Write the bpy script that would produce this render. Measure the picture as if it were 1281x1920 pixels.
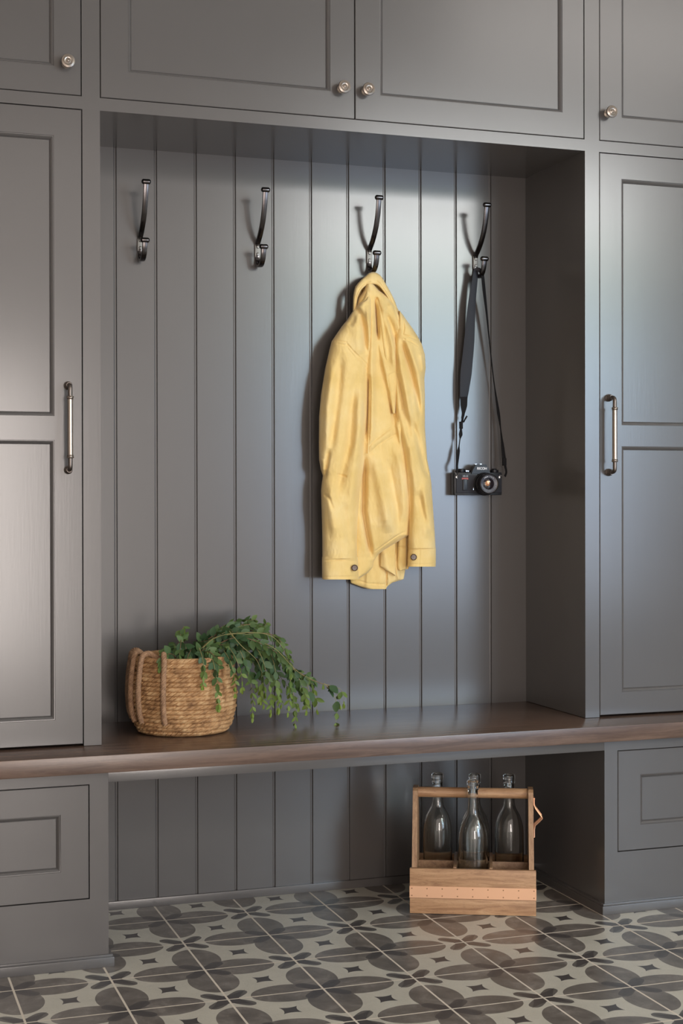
import bpy, bmesh, math, random
from mathutils import Vector, Matrix, noise
PI = math.pi
# ---------------------------------------------------------------- clear
for o in list(bpy.data.objects): bpy.data.objects.remove(o, do_unlink=True)
SC = bpy.context.scene
COL = SC.collection
# ---------------------------------------------------------------- camera
F_PX, CY_PX = 2789.4, 949.4
YAW, PIT, ROL = map(math.radians, (18.922, -0.305, -0.102))
CAM = Vector((0.0, -3.25, 0.993))
_fw = Vector((math.sin(YAW)*math.cos(PIT), math.cos(YAW)*math.cos(PIT), math.sin(PIT)))
_r = Vector((math.cos(YAW), -math.sin(YAW), 0)); _u = _r.cross(_fw)
RT = math.cos(ROL)*_r + math.sin(ROL)*_u
UP = -math.sin(ROL)*_r + math.cos(ROL)*_u
def at(px, py, Y):
    d = _fw + RT*((px-640.5)/F_PX) - UP*((py-CY_PX)/F_PX)
    return CAM + d*((Y-CAM.y)/d.y)
cd = bpy.data.cameras.new('camera'); cam = bpy.data.objects.new('camera', cd); COL.objects.link(cam)
cam.matrix_world = Matrix(((RT.x, UP.x, -_fw.x, CAM.x), (RT.y, UP.y, -_fw.y, CAM.y), (RT.z, UP.z, -_fw.z, CAM.z), (0, 0, 0, 1)))
cd.sensor_fit = 'VERTICAL'; cd.sensor_height = 36; cd.lens = 36*F_PX/1920
cd.shift_y = (CY_PX-960)/1920; cd.shift_x = 0
cd.clip_start = .05; cd.clip_end = 50
SC.camera = cam
# ---------------------------------------------------------------- light, exposure
SC.view_settings.view_transform = 'Standard'; SC.view_settings.look = 'None'
SC.view_settings.gamma = 1; SC.view_settings.use_curve_mapping = False
SC.view_settings.exposure = 0.42
KEY_E = 10.5
HIGH_E = 4.0
WARM_E, WARM_C = 11.5, (1.0, 0.90, 0.84)
w = bpy.data.worlds.new('world'); SC.world = w; w.use_nodes = True
w.node_tree.nodes['Background'].inputs[0].default_value = (1.0, .88, .80, 1)
w.node_tree.nodes['Background'].inputs[1].default_value = 1.3
# ---------------------------------------------------------------- materials
def mat(name):
    m = bpy.data.materials.new(name); m.use_nodes = True
    nt = m.node_tree; return m, nt, nt.nodes['Principled BSDF']
def N(nt, t, **k):
    n = nt.nodes.new(t)
    for a, v in k.items():
        if a in n.inputs.keys() if hasattr(n.inputs, 'keys') else False: n.inputs[a].default_value = v
        else: setattr(n, a, v)
    return n
def simple(name, col, rough=.5, metal=0, **kw):
    m, nt, b = mat(name)
    b.inputs['Base Color'].default_value = (*col, 1); b.inputs['Roughness'].default_value = rough; b.inputs['Metallic'].default_value = metal
    for k, v in kw.items(): b.inputs[k.replace('_', ' ')].default_value = v
    return m
def coords(nt, scale=(1, 1, 1), obj=True, rot=(0, 0, 0)):
    tc = nt.nodes.new('ShaderNodeTexCoord'); mp = nt.nodes.new('ShaderNodeMapping')
    mp.inputs['Scale'].default_value = scale; mp.inputs['Rotation'].default_value = rot
    nt.links.new(tc.outputs['Object'], mp.inputs[0]); return mp.outputs[0]
def noise_n(nt, vec, scale, detail=3, rough=.5, dist=0):
    n = nt.nodes.new('ShaderNodeTexNoise'); n.inputs['Scale'].default_value = scale; n.inputs['Detail'].default_value = detail
    n.inputs['Roughness'].default_value = rough; n.inputs['Distortion'].default_value = dist
    nt.links.new(vec, n.inputs['Vector']); return n.outputs['Fac']
def ramp(nt, fac, stops):
    r = nt.nodes.new('ShaderNodeValToRGB'); e = r.color_ramp.elements
    while len(e) < len(stops): e.new(.5)
    for i, (p, c) in enumerate(stops): e[i].position = p; e[i].color = (*c, 1)
    nt.links.new(fac, r.inputs[0]); return r.outputs[0]
def bump(nt, b, h, strength, dist=.001):
    bn = nt.nodes.new('ShaderNodeBump'); bn.inputs['Strength'].default_value = strength; bn.inputs['Distance'].default_value = dist
    nt.links.new(h, bn.inputs['Height']); nt.links.new(bn.outputs[0], b.inputs['Normal'])
def math_n(nt, op, a, b=None, clamp=False):
    n = nt.nodes.new('ShaderNodeMath'); n.operation = op; n.use_clamp = clamp
    for i, v in enumerate((a, b)):
        if v is None: continue
        if isinstance(v, (int, float)): n.inputs[i].default_value = v
        else: nt.links.new(v, n.inputs[i])
    return n.outputs[0]
def mixc(nt, fac, a, b):
    n = nt.nodes.new('ShaderNodeMix'); n.data_type = 'RGBA'
    if isinstance(fac, (int, float)): n.inputs[0].default_value = fac
    else: nt.links.new(fac, n.inputs[0])
    for i, v in ((6, a), (7, b)):
        if isinstance(v, tuple): n.inputs[i].default_value = (*v, 1)
        else: nt.links.new(v, n.inputs[i])
    return n.outputs[2]

def m_paint(name, rot=(0, 0, 0), rough=.20):
    m, nt, b = mat(name)
    v = coords(nt, (1, 1, .06) if rot == (0, 0, 0) else (.06, 1, 1))
    n1 = noise_n(nt, v, 260, 3)
    n2 = noise_n(nt, coords(nt), 3.0, 3)
    nt.links.new(ramp(nt, n2, [(.3, (.089, .082, .079)), (.7, (.096, .089, .086))]), b.inputs['Base Color'])
    b.inputs['Roughness'].default_value = rough
    b.inputs['IOR'].default_value = 1.6
    bump(nt, b, n1, .06, .0006)
    return m
PAINT = m_paint('grey_cabinet_paint')
def m_walnut():
    m, nt, b = mat('dark_stained_wood')
    v = coords(nt, (1, 14, 14))
    n = noise_n(nt, v, 5, 6, .6, .6); n2 = noise_n(nt, coords(nt, (6, 120, 120)), 9, 3, .6)
    c = ramp(nt, n, [(.3, (.078, .047, .035)), (.55, (.155, .098, .072)), (.8, (.24, .158, .115))])
    c2 = mixc(nt, math_n(nt, 'MULTIPLY', n2, .55), c, (.045, .023, .015))
    nt.links.new(c2, b.inputs['Base Color']); b.inputs['Roughness'].default_value = .26
    bump(nt, b, n2, .15, .0005); return m
WALNUT = m_walnut()
def m_mango(name='warm_brown_wood', k=1.0, ax=(1, 10, 10)):
    m, nt, b = mat(name)
    n = noise_n(nt, coords(nt, ax), 9, 6, .62, 1.2); n2 = noise_n(nt, coords(nt, tuple(8*a for a in ax)), 8, 3, .7)
    c = ramp(nt, n, [(.25, (.25*k, .12*k, .058*k)), (.5, (.44*k, .245*k, .125*k)), (.75, (.58*k, .36*k, .195*k))])
    c2 = mixc(nt, math_n(nt, 'MULTIPLY', math_n(nt, 'GREATER_THAN', n2, .60), .35), c, (.12*k, .055*k, .03*k))
    nt.links.new(c2, b.inputs['Base Color']); b.inputs['Roughness'].default_value = .5
    bump(nt, b, n2, .2, .0006); return m
MANGO = m_mango()
MANGO_V = m_mango('warm_brown_wood_upright', .8, (10, 10, 1))
MANGO_D = m_mango('brown_wood_divider', .6, (8, 8, 8))
PEWTER = simple('brushed_nickel', (.36, .31, .27), .3, 1)
PEWTER_D = simple('aged_nickel', (.16, .135, .12), .38, 1)
BLACKMETAL = simple('black_nickel_metal', (.11, .10, .10), .24, 1)
PLATE = simple('nickel_plate', (.27, .25, .225), .5, .7)
SCREW = simple('screw_metal', (.25, .23, .21), .35, 1)
COPPER = simple('copper', (.86, .48, .30), .3, 1)
COPPER_S = simple('copper_strip', (.84, .50, .31), .36, .55)
NAIL = simple('nail_head', (.35, .18, .1), .4, .8)
GLASS, nt, b = mat('clear_bottle_glass')
b.inputs['Transmission Weight'].default_value = 1; b.inputs['Roughness'].default_value = 0; b.inputs['IOR'].default_value = 1.47
b.inputs['Base Color'].default_value = (.97, .985, .97, 1)
DARKVOID = simple('cabinet_gap_shade', (.02, .018, .017), .8)  # near-black colour stands in for shade behind doors and drawers
WHITE = simple('white_wall_paint', (.62, .58, .54), .8)
CEILM = simple('white_ceiling_paint', (.7, .67, .63), .9)
def m_cloth():
    m, nt, b = mat('yellow_cotton')
    n = noise_n(nt, coords(nt), 9, 4, .6)
    n2 = noise_n(nt, coords(nt, (1, 1, 1)), 900, 2, .5)
    n3 = noise_n(nt, coords(nt, (1, 1, .35)), 42, 4, .65)
    c = ramp(nt, n, [(.3, (.73, .485, .135)), (.52, (.82, .575, .205)), (.72, (.86, .65, .30))])
    c2 = mixc(nt, math_n(nt, 'MULTIPLY', n3, .34), c, (.87, .71, .40))
    nt.links.new(c2, b.inputs['Base Color']); b.inputs['Roughness'].default_value = .85
    b.inputs['Sheen Weight'].default_value = .25; b.inputs['Sheen Roughness'].default_value = .5
    s = math_n(nt, 'ADD', math_n(nt, 'MULTIPLY', n2, .12), n3)
    bump(nt, b, s, .5, .0026); return m
CLOTH = m_cloth()
STITCH = simple('yellow_stitching', (.60, .36, .10), .8)
BUTTON = simple('dark_horn_button', (.085, .042, .022), .3)
BUTTON_L = simple('button_hole_thread', (.25, .2, .15), .7)
def m_straw(name, c0, c1, c2_, s=55):
    m, nt, b = mat(name)
    n = noise_n(nt, coords(nt), s, 3, .6); n2 = noise_n(nt, coords(nt, (1, 1, 6)), 300, 3, .6)
    c = ramp(nt, n, [(.3, c0), (.5, c1), (.72, c2_)])
    cc = mixc(nt, math_n(nt, 'MULTIPLY', n2, .5), c, c0)
    nt.links.new(cc, b.inputs['Base Color']); b.inputs['Roughness'].default_value = .7
    bump(nt, b, n2, .5, .0012); return m
STRAW = m_straw('seagrass_weave', (.22, .11, .045), (.52, .295, .13), (.74, .50, .26), 38)
ROPE = m_straw('jute_rope', (.20, .11, .06), (.36, .21, .115), (.50, .31, .18), 120)
SOIL = simple('basket_inside_shade', (.06, .035, .02), .9)
def m_leaf():
    m, nt, b = mat('eucalyptus_leaf')
    at_ = nt.nodes.new('ShaderNodeAttribute'); at_.attribute_name = 'young'
    n = noise_n(nt, coords(nt), 30, 2)
    a = mixc(nt, n, (.026, .062, .026), (.058, .108, .045))
    y = mixc(nt, n, (.13, .20, .028), (.22, .29, .05))
    c = mixc(nt, at_.outputs['Fac'], a, y)
    nt.links.new(c, b.inputs['Base Color']); b.inputs['Roughness'].default_value = .5
    b.inputs['IOR'].default_value = 1.36
    return m
LEAF = m_leaf()
STEM = simple('reddish_stem', (.17, .095, .05), .6)
STEM_Y = simple('pale_green_stem', (.24, .21, .08), .6)
LEATHER = simple('black_leather_strap', (.014, .014, .019), .5, 0, IOR=1.3)
WEB = simple('black_webbing', (.012, .011, .012), .8, 0, IOR=1.25)
CAMBODY = simple('black_camera_paint', (.012, .012, .015), .32, 0, IOR=1.33)
def m_grip():
    m, nt, b = mat('black_leatherette')
    b.inputs['Base Color'].default_value = (.018, .018, .024, 1); b.inputs['Roughness'].default_value = .5; b.inputs['IOR'].default_value = 1.33
    bump(nt, b, noise_n(nt, coords(nt), 1800, 2), .5, .0006); return m
GRIP = m_grip()
LENSRING = simple('lens_front_ring', (.05, .05, .065), .35)
LENSGLASS = simple('coated_lens_glass', (.012, .008, .012), .03, 0, Coat_Weight=1.0)
LENSAMBER = simple('amber_lens_reflection', (.35, .16, .07), .15, .4)  # colour of the reflection painted on the lens
CHROME = simple('chrome', (.75, .75, .75), .12, 1)
LETTER = simple('white_lettering', (.8, .8, .82), .5)
LETTER_G = simple('grey_lettering', (.28, .29, .31), .5)
LETTER_R = simple('red_lettering', (.38, .06, .05), .5)
SILICONE = simple('cream_grout', (.56, .50, .42), .85)
# encaustic tiles: lattice origin and pitch
TX0, TY0, TPX, TPY = .5423, -.1963, .1982, .1957
def m_tile():
    m, nt, b = mat('patterned_cement_tile'); L = nt.links.new
    tc = nt.nodes.new('ShaderNodeTexCoord'); sp = nt.nodes.new('ShaderNodeSeparateXYZ'); L(tc.outputs['Object'], sp.inputs[0])
    X = math_n(nt, 'DIVIDE', math_n(nt, 'SUBTRACT', sp.outputs[0], TX0), TPX)
    Y = math_n(nt, 'DIVIDE', math_n(nt, 'SUBTRACT', sp.outputs[1], TY0), TPY)
    M = lambda o, a, c=None: math_n(nt, o, a, c)
    # B vertices where i+j is odd.  rotate lattice: s=(X+Y-1)/2, t=(X-Y-1)/2 integer at B
    def cell(off):
        s = M('DIVIDE', M('ADD', M('ADD', X, Y), off), 2); t = M('DIVIDE', M('ADD', M('SUBTRACT', X, Y), off), 2)
        s0 = M('ROUND', s); t0 = M('ROUND', t)
        ds = M('SUBTRACT', s, s0); dt = M('SUBTRACT', t, t0)
        return M('ADD', ds, dt), M('SUBTRACT', ds, dt)          # dx, dy from nearest such vertex
    bx, by = cell(-1); ax_, ay_ = cell(0)
    def ell(dx, dy, cx, a, c):
        u = M('DIVIDE', M('SUBTRACT', M('ABSOLUTE', dx), cx), a); v = M('DIVIDE', dy, c)
        return M('ADD', M('MULTIPLY', u, u), M('MULTIPLY', v, v))
    e = M('MINIMUM', ell(bx, by, .385, .375, .262), ell(by, bx, .385, .375, .262))
    # the region between the four lobes next to the vertex is filled too
    core = M('MAXIMUM', M('ABSOLUTE', bx), M('ABSOLUTE', by))
    inell = M('MAXIMUM', M('LESS_THAN', e, 1), M('LESS_THAN', core, .2))
    def petal(dx, dy):
        px_ = M('ABSOLUTE', dx); py_ = M('ABSOLUTE', dy)
        r = M('DIVIDE', M('ADD', px_, py_), 1.41421); q = M('DIVIDE', M('ABSOLUTE', M('SUBTRACT', px_, py_)), 1.41421)
        e1 = M('DIVIDE', q, .071); e2 = M('DIVIDE', M('SUBTRACT', r, .183), .134)
        return M('LESS_THAN', M('ADD', M('POWER', e1, 2.0), M('POWER', M('ABSOLUTE', e2), 3.4)), 1)
    pet = M('MAXIMUM', petal(bx, by), petal(ax_, ay_))
    fx = M('ABSOLUTE', M('SUBTRACT', M('FRACT', X), .5)); fy = M('ABSOLUTE', M('SUBTRACT', M('FRACT', Y), .5))
    k = .3
    dia = M('MULTIPLY', M('LESS_THAN', fx, M('ADD', .070, M('MULTIPLY', M('MULTIPLY', fy, fy), 2.8))), M('LESS_THAN', fy, M('ADD', .070, M('MULTIPLY', M('MULTIPLY', fx, fx), 2.8))))
    # wear and clouding
    n1 = noise_n(nt, coords(nt), 19, 8, .68, .5); n2 = noise_n(nt, coords(nt), 260, 2, .6)
    lightc = mixc(nt, n1, (.48, .45, .375), (.68, .64, .545))
    greyc = ramp(nt, n1, [(.32, (.095, .081, .070)), (.52, (.165, .144, .126)), (.70, (.28, .25, .222))])
    darkc = mixc(nt, n1, (.045, .040, .040), (.07, .062, .06))
    c = mixc(nt, inell, lightc, greyc)
    c = mixc(nt, M('MULTIPLY', pet, .88), c, darkc)
    c = mixc(nt, dia, c, darkc)
    c = mixc(nt, M('MULTIPLY', n2, .22), c, (.17, .15, .135))
    g = M('MAXIMUM', M('GREATER_THAN', fx, .5-.0022/TPX), M('GREATER_THAN', fy, .5-.0022/TPY))
    c = mixc(nt, g, c, (.68, .60, .50))
    L(c, b.inputs['Base Color'])
    ro = M('ADD', .27, M('MULTIPLY', n1, .18)); L(M('MAXIMUM', ro, M('MULTIPLY', g, .8)), b.inputs['Roughness'])
    h = M('ADD', M('MULTIPLY', g, -1.0), M('MULTIPLY', n2, .06)); bump(nt, b, h, .4, .0012)
    return m
TILE = m_tile()
def m_emit(name, col, e):
    m = bpy.data.materials.new(name); m.use_nodes = True; nt = m.node_tree; nt.nodes.clear()
    o = nt.nodes.new('ShaderNodeOutputMaterial'); em = nt.nodes.new('ShaderNodeEmission'); em.inputs[0].default_value = (*col, 1); em.inputs[1].default_value = e
    nt.links.new(em.outputs[0], o.inputs[0]); return m
# ---------------------------------------------------------------- mesh helpers
def tag(o, label=None, cat=None, group=None, kind=None):
    if label: o['label'] = label
    if cat: o['category'] = cat
    if group: o['group'] = group
    if kind: o['kind'] = kind
    return o
def empty(name, loc, rz=0, **k):
    o = bpy.data.objects.new(name, None); COL.objects.link(o); o.location = loc; o.rotation_euler = (0, 0, rz); o.empty_display_size = .05
    return tag(o, **k)
class MB:
    """collects geometry; build() links it as one mesh object. coordinates are world unless local=True"""
    def __init__(s): s.v = []; s.f = []; s.mi = []; s.mats = []; s.smooth = []; s.attr = []
    def add(s, vs, fs, m=None, sm=False):
        if m is None: i = 0
        else:
            if m not in s.mats: s.mats.append(m)
            i = s.mats.index(m)
        k = len(s.v); s.v += [Vector(x) for x in vs]; s.f += [tuple(k+a for a in f) for f in fs]; s.mi += [i]*len(fs); s.smooth += [sm]*len(fs)
    def box(s, a, c, m=None, bev=0):
        x0, y0, z0 = a; x1, y1, z1 = c
        if bev:
            bm = bmesh.new(); bmesh.ops.create_cube(bm, size=1)
            for v in bm.verts: v.co = Vector(((x0+x1)/2+v.co.x*(x1-x0), (y0+y1)/2+v.co.y*(y1-y0), (z0+z1)/2+v.co.z*(z1-z0)))
            bmesh.ops.bevel(bm, geom=bm.edges[:], offset=bev, segments=2, affect='EDGES', profile=.6)
            bm.verts.index_update(); s.add([v.co for v in bm.verts], [[v.index for v in f.verts] for f in bm.faces], m); bm.free(); return
        s.add([(x0, y0, z0), (x1, y0, z0), (x1, y1, z0), (x0, y1, z0), (x0, y0, z1), (x1, y0, z1), (x1, y1, z1), (x0, y1, z1)],
              [(0, 3, 2, 1), (4, 5, 6, 7), (0, 1, 5, 4), (1, 2, 6, 5), (2, 3, 7, 6), (3, 0, 4, 7)], m)
    def tube(s, pts, r, n=10, m=None, sq=None, cap=True, twist=None, refn=None):
        """tube through pts; r float or list; sq=(a,b) half-sizes for a flat strap section"""
        pts = [Vector(p) for p in pts]; rs = r if isinstance(r, (list, tuple)) else [r]*len(pts)
        vs = []; prev = None
        for i, p in enumerate(pts):
            t = (pts[min(i+1, len(pts)-1)]-pts[max(i-1, 0)]).normalized()
            if prev is None:
                ref = Vector(refn) if refn else (Vector((0, 0, 1)) if abs(t.z) < .9 else Vector((1, 0, 0)))
                u = (ref-t*ref.dot(t)).normalized()
            else: u = (prev-t*prev.dot(t)).normalized()
            prev = u; v = t.cross(u)
            tw = twist[i] if twist else 0
            uu = u*math.cos(tw)+v*math.sin(tw); vv = -u*math.sin(tw)+v*math.cos(tw)
            for k in range(n):
                a = 2*PI*k/n
                if sq:
                    sc = rs[i]; ca, sa = math.cos(a), math.sin(a)
                    cx = math.copysign(abs(ca)**.35, ca); cy = math.copysign(abs(sa)**.35, sa)
                    vs.append(p+uu*cx*sq[0]*sc+vv*cy*sq[1]*(sc if len(sq) < 3 else 1))
                else: vs.append(p+(uu*math.cos(a)+vv*math.sin(a))*rs[i])
        fs = []
        for i in range(len(pts)-1):
            for k in range(n): fs.append((i*n+k, i*n+(k+1) % n, (i+1)*n+(k+1) % n, (i+1)*n+k))
        if cap: fs += [tuple(range(n-1, -1, -1)), tuple((len(pts)-1)*n+k for k in range(n))]
        s.add(vs, fs, m, True)
    def lathe(s, prof, origin, axis=(0, 0, 1), n=32, m=None, close=False, caps=True):
        """prof list of (r,h) along axis"""
        A = Vector(axis).normalized(); ref = Vector((1, 0, 0)) if abs(A.x) < .9 else Vector((0, 0, 1)); U = (ref-A*ref.dot(A)).normalized(); V = A.cross(U); O = Vector(origin)
        vs = []; 
        for (r, h) in prof:
            for k in range(n): a = 2*PI*k/n; vs.append(O+A*h+(U*math.cos(a)+V*math.sin(a))*max(r, 1e-5))
        fs = []; P = len(prof)
        for i in range(P-1 if not close else P):
            j = (i+1) % P
            for k in range(n): fs.append((i*n+k, i*n+(k+1) % n, j*n+(k+1) % n, j*n+k))
        if not close and caps:
            if prof[0][0] > 1e-4: fs.append(tuple(range(n-1, -1, -1)))
            if prof[-1][0] > 1e-4: fs.append(tuple((P-1)*n+k for k in range(n)))
        s.add(vs, fs, m, True)
    def build(s, name, m=None, parent=None, sharp=35, weld=True, **k):
        me = bpy.data.meshes.new(name); me.from_pydata([tuple(v) for v in s.v], [], s.f)
        ms = s.mats or [m]
        for x in ms: me.materials.append(x)
        me.polygons.foreach_set('material_index', s.mi); me.polygons.foreach_set('use_smooth', [True]*len(s.f))
        me.update()
        bm = bmesh.new(); bm.from_mesh(me)
        if weld: bmesh.ops.remove_doubles(bm, verts=bm.verts, dist=1e-6)
        bmesh.ops.recalc_face_normals(bm, faces=bm.faces)
        an = math.radians(sharp)
        for e in bm.edges:
            if len(e.link_faces) != 2 or e.calc_face_angle(0) > an: e.smooth = False
        bm.to_mesh(me); bm.free()
        o = bpy.data.objects.new(name, me); COL.objects.link(o)
        if parent is not None:
            o.parent = parent
            T = Matrix.Identity(4); q = parent
            while q is not None: T = q.matrix_basis @ T; q = q.parent
            me.transform(T.inverted())
        return tag(o, **k)
def copy_tree(o, parent=None):
    c = o.copy(); COL.objects.link(c); c.parent = parent
    for ch in list(o.children): copy_tree(ch, c)
    return c
def spline(pts, n):
    pts = [Vector(p) for p in pts]; out = []
    P = [pts[0]*2-pts[1]]+pts+[pts[-1]*2-pts[-2]]
    for i in range(1, len(P)-2):
        for k in range(n):
            t = k/n; a, b_, c, d = P[i-1], P[i], P[i+1], P[i+2]
            out.append(.5*((2*b_)+(c-a)*t+(2*a-5*b_+4*c-d)*t*t+(3*b_-a-3*c+d)*t**3))
    out.append(pts[-1]); return out
# ---------------------------------------------------------------- dimensions
NX0, NX1 = .5575, 1.7448          # niche opening
NZ1 = 1.8414                      # underside of upper cabinets
BZ, BZ0 = .4533, .4155            # bench top / underside
BACK = .3296                      # face of tongue and groove boards
RAIL = 1.8690                     # bottom of the upper doors
TOP = 2.46
SL, SR = .519, 1.7835             # door edges beside the stiles
XL, XR = -.08, 2.39
BF = -.099                        # face of the base cabinets
BX0, BX1 = .5545, 1.7425
# ---------------------------------------------------------------- room
def struct(name, mb, m, **k): return mb.build(name, m, None, kind='structure', **k)
g = MB(); g.box((-2.4, -4.9, -.05), (5.6, BACK+.1, 0)); struct('floor', g, TILE)
ZC = 4.4
g = MB(); g.box((-2.4, -4.9, ZC), (5.6, BACK+.1, ZC+.05)); struct('ceiling', g, CEILM)
g = MB(); g.box((-2.5, -4.9, 0), (-2.4, BACK+.1, ZC)); struct('wall_left', g, WHITE)
g = MB(); g.box((5.6, -4.9, 0), (5.7, BACK+.1, ZC)); struct('wall_right', g, WHITE)
g = MB(); g.box((-2.4, BACK+.02, 0), (5.6, BACK+.12, ZC)); struct('wall_back', g, WHITE)
# the side of the room behind the photographer is left mostly open, a made-up gap for the warm world fill
YW = -4.9
W1 = (2.72, 4.75, .30, 3.05); W2 = (.15, 1.12, .05, 1.75); W3 = (3.5, 5.55, 3.5, 4.3)
g = MB()
g.box((-2.4, YW-.1, 0), (-2.2, YW, ZC)); g.box((W1[0]-.14, YW-.1, 0), (W1[0], YW, ZC)); g.box((W1[1], YW-.1, 0), (5.6, YW, W3[2])); g.box((W1[1], YW-.1, W3[3]), (5.6, YW, ZC))
g.box((W1[0], YW-.1, 0), (W1[1], YW, W1[2])); g.box((-2.2, YW-.1, W1[3]), (W1[0]-.14, YW, ZC)); g.box((W1[0], YW-.1, W1[3]), (W3[0], YW, ZC)); g.box((W3[0], YW-.1, W1[3]), (W1[1], YW, W3[2])); g.box((W3[0], YW-.1, W3[3]), (W1[1], YW, ZC))
struct('wall_front', g, WHITE)
def m_outside():
    m = bpy.data.materials.new('view_outside'); m.use_nodes = True; nt = m.node_tree; nt.nodes.clear()
    o = nt.nodes.new('ShaderNodeOutputMaterial'); em = nt.nodes.new('ShaderNodeEmission'); em.inputs[1].default_value = KEY_E
    tc = nt.nodes.new('ShaderNodeTexCoord'); sp = nt.nodes.new('ShaderNodeSeparateXYZ'); nt.links.new(tc.outputs['Object'], sp.inputs[0])
    z = math_n(nt, 'DIVIDE', sp.outputs[2], 3.0)
    c = ramp(nt, z, [(.10, (.28, .33, .40)), (.35, (.42, .52, .68)), (.60, (.60, .82, 1.02)), (.72, (.60, .78, .80)), (.82, (.62, .74, .60)), (.90, (1.6, 1.6, 1.6))])
    nt.links.new(c, em.inputs[0]); nt.links.new(em.outputs[0], o.inputs[0]); return m
SKY1 = m_outside(); SKY2 = m_emit('daylight_warm', WARM_C, WARM_E)
def window(name, W, sky, nx, nz):
    g = MB(); g.add([(W[0], YW-.09, W[2]), (W[1], YW-.09, W[2]), (W[1], YW-.09, W[3]), (W[0], YW-.09, W[3])], [(0, 1, 2, 3)], sky)
    root = struct(name, g, None)
    fr = MB(); t = .045
    fr.box((W[0], YW-.08, W[2]), (W[0]+t, YW+.01, W[3])); fr.box((W[1]-t, YW-.08, W[2]), (W[1], YW+.01, W[3]))
    fr.box((W[0], YW-.08, W[2]), (W[1], YW+.01, W[2]+t)); fr.box((W[0], YW-.08, W[3]-t), (W[1], YW+.01, W[3]))
    for i in range(1, nx): x = W[0]+(W[1]-W[0])*i/nx; fr.box((x-.012, YW-.07, W[2]), (x+.012, YW-.03, W[3]))
    for i in range(1, nz): z = W[2]+(W[3]-W[2])*i/nz; fr.box((W[0], YW-.07, z-.012), (W[1], YW-.03, z+.012))
    fr.build('window_frame', WHITE, root)
window('window_1', W1, SKY1, 3, 3)
window('window_2', W2, SKY2, 2, 4)
window('added_high_glow', W3, m_emit('high_glow', (1.0, .93, .87), HIGH_E), 3, 1)  # added pane for the upper doors to reflect, in place of a bright ceiling
# tongue and groove boards lining the niche, down to the floor
def boards():
    g = MB(); y = BACK; xs = [.6512+.0992*i for i in range(11)]
    prof = [(XL+.3, 0)]
    for x in xs: prof += [(x-.0052, 0), (x-.0042, .0012), (x-.0028, .0006), (x-.0020, .0045), (x+.0014, .0045), (x+.0022, .0006), (x+.003, 0)]
    prof.append((1.80, 0))
    vs = []; 
    for (x, d) in prof: vs += [(x, y+d, 0), (x, y+d, NZ1+.03)]
    g.add(vs, [(2*i, 2*i+2, 2*i+3, 2*i+1) for i in range(len(prof)-1)])
    g.add([(XL+.3, y+.02, 0), (1.8, y+.02, 0), (1.8, y+.02, NZ1+.03), (XL+.3, y+.02, NZ1+.03)], [(0, 1, 2, 3)])
    o = struct('wall_niche', g, PAINT, sharp=20)
    return o
boards()
g = MB(); g.box((NX0-.01, BACK-.009, 0), (NX1+.01, BACK+.002, .0200), bev=.001); struct('baseboard_back', g, PAINT)
# ---------------------------------------------------------------- cabinets
def panel_door(x0, x1, z0, z1, holes, y0=0, th=.02, dep=.0075):
    """inset leaf with recessed panels; holes=[(hx0,hx1,hz0,hz1)...] stacked, same x range, top first"""
    g = MB(); hx0, hx1 = holes[0][0], holes[0][1]
    q = lambda a, b_, c, d: g.add([(a, y0, c), (b_, y0, c), (b_, y0, d), (a, y0, d)], [(0, 1, 2, 3)])
    e = .0012
    X0, X1, Z0, Z1 = x0+e, x1-e, z0+e, z1-e
    q(X0, hx0, Z0, Z1); q(hx1, X1, Z0, Z1)
    zs = [Z1]+[z for h in holes for z in (h[3], h[2])]+[Z0]
    for i in range(0, len(zs), 2): q(hx0, hx1, zs[i+1], zs[i])
    outer = [(0, 0), (-e, e), (-e, th)]
    def loops(ax0, ax1, az0, az1, prof, back=False):
        vs = []
        for (i, d) in prof: vs += [(ax0+i, y0+d, az0+i), (ax1-i, y0+d, az0+i), (ax1-i, y0+d, az1-i), (ax0+i, y0+d, az1-i)]
        fs = []
        for j in range(len(prof)-1):
            for k in range(4): fs.append((4*j+k, 4*j+(k+1) % 4, 4*j+4+(k+1) % 4, 4*j+4+k))
        fs.append(tuple(4*(len(prof)-1)+k for k in range(4)))
        g.add(vs, fs)
    loops(X0, X1, Z0, Z1, outer)
    for h in holes:
        loops(*h, [(0, 0), (.0006, .0016), (.0018, .0018), (.0024, .0012), (.0050, .0030), (.0070, .0058), (.0076, .0072), (.0086, .0064), (.0092, dep)])
    return g
GAP = .0018
def face_frame(rects, y, th=.02):
    g = MB()
    for (a, b_, c, d) in rects: g.box((a, y, c), (b_, y+th, d))
    return g
KZ = 1.937
def knob_mesh(x, z):
    g = MB()
    g.lathe([(.0105, 0), (.0105, .002), (.0085, .0035), (.0055, .005), (.005, .012), (.0075, .015), (.0125, .0175), (.0145, .020), (.0150, .0225), (.0142, .0245), (.0125, .0252), (.0118, .0246), (.0105, .0250), (.0088, .0262), (.0078, .0256), (.0062, .0252), (.0050, .0258), (.0042, .0262), (.0030, .0252), (.0018, .0262), (0.0, .0266)],
            (x, 0, z), (0, -1, 0), 32)
    return g
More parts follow.
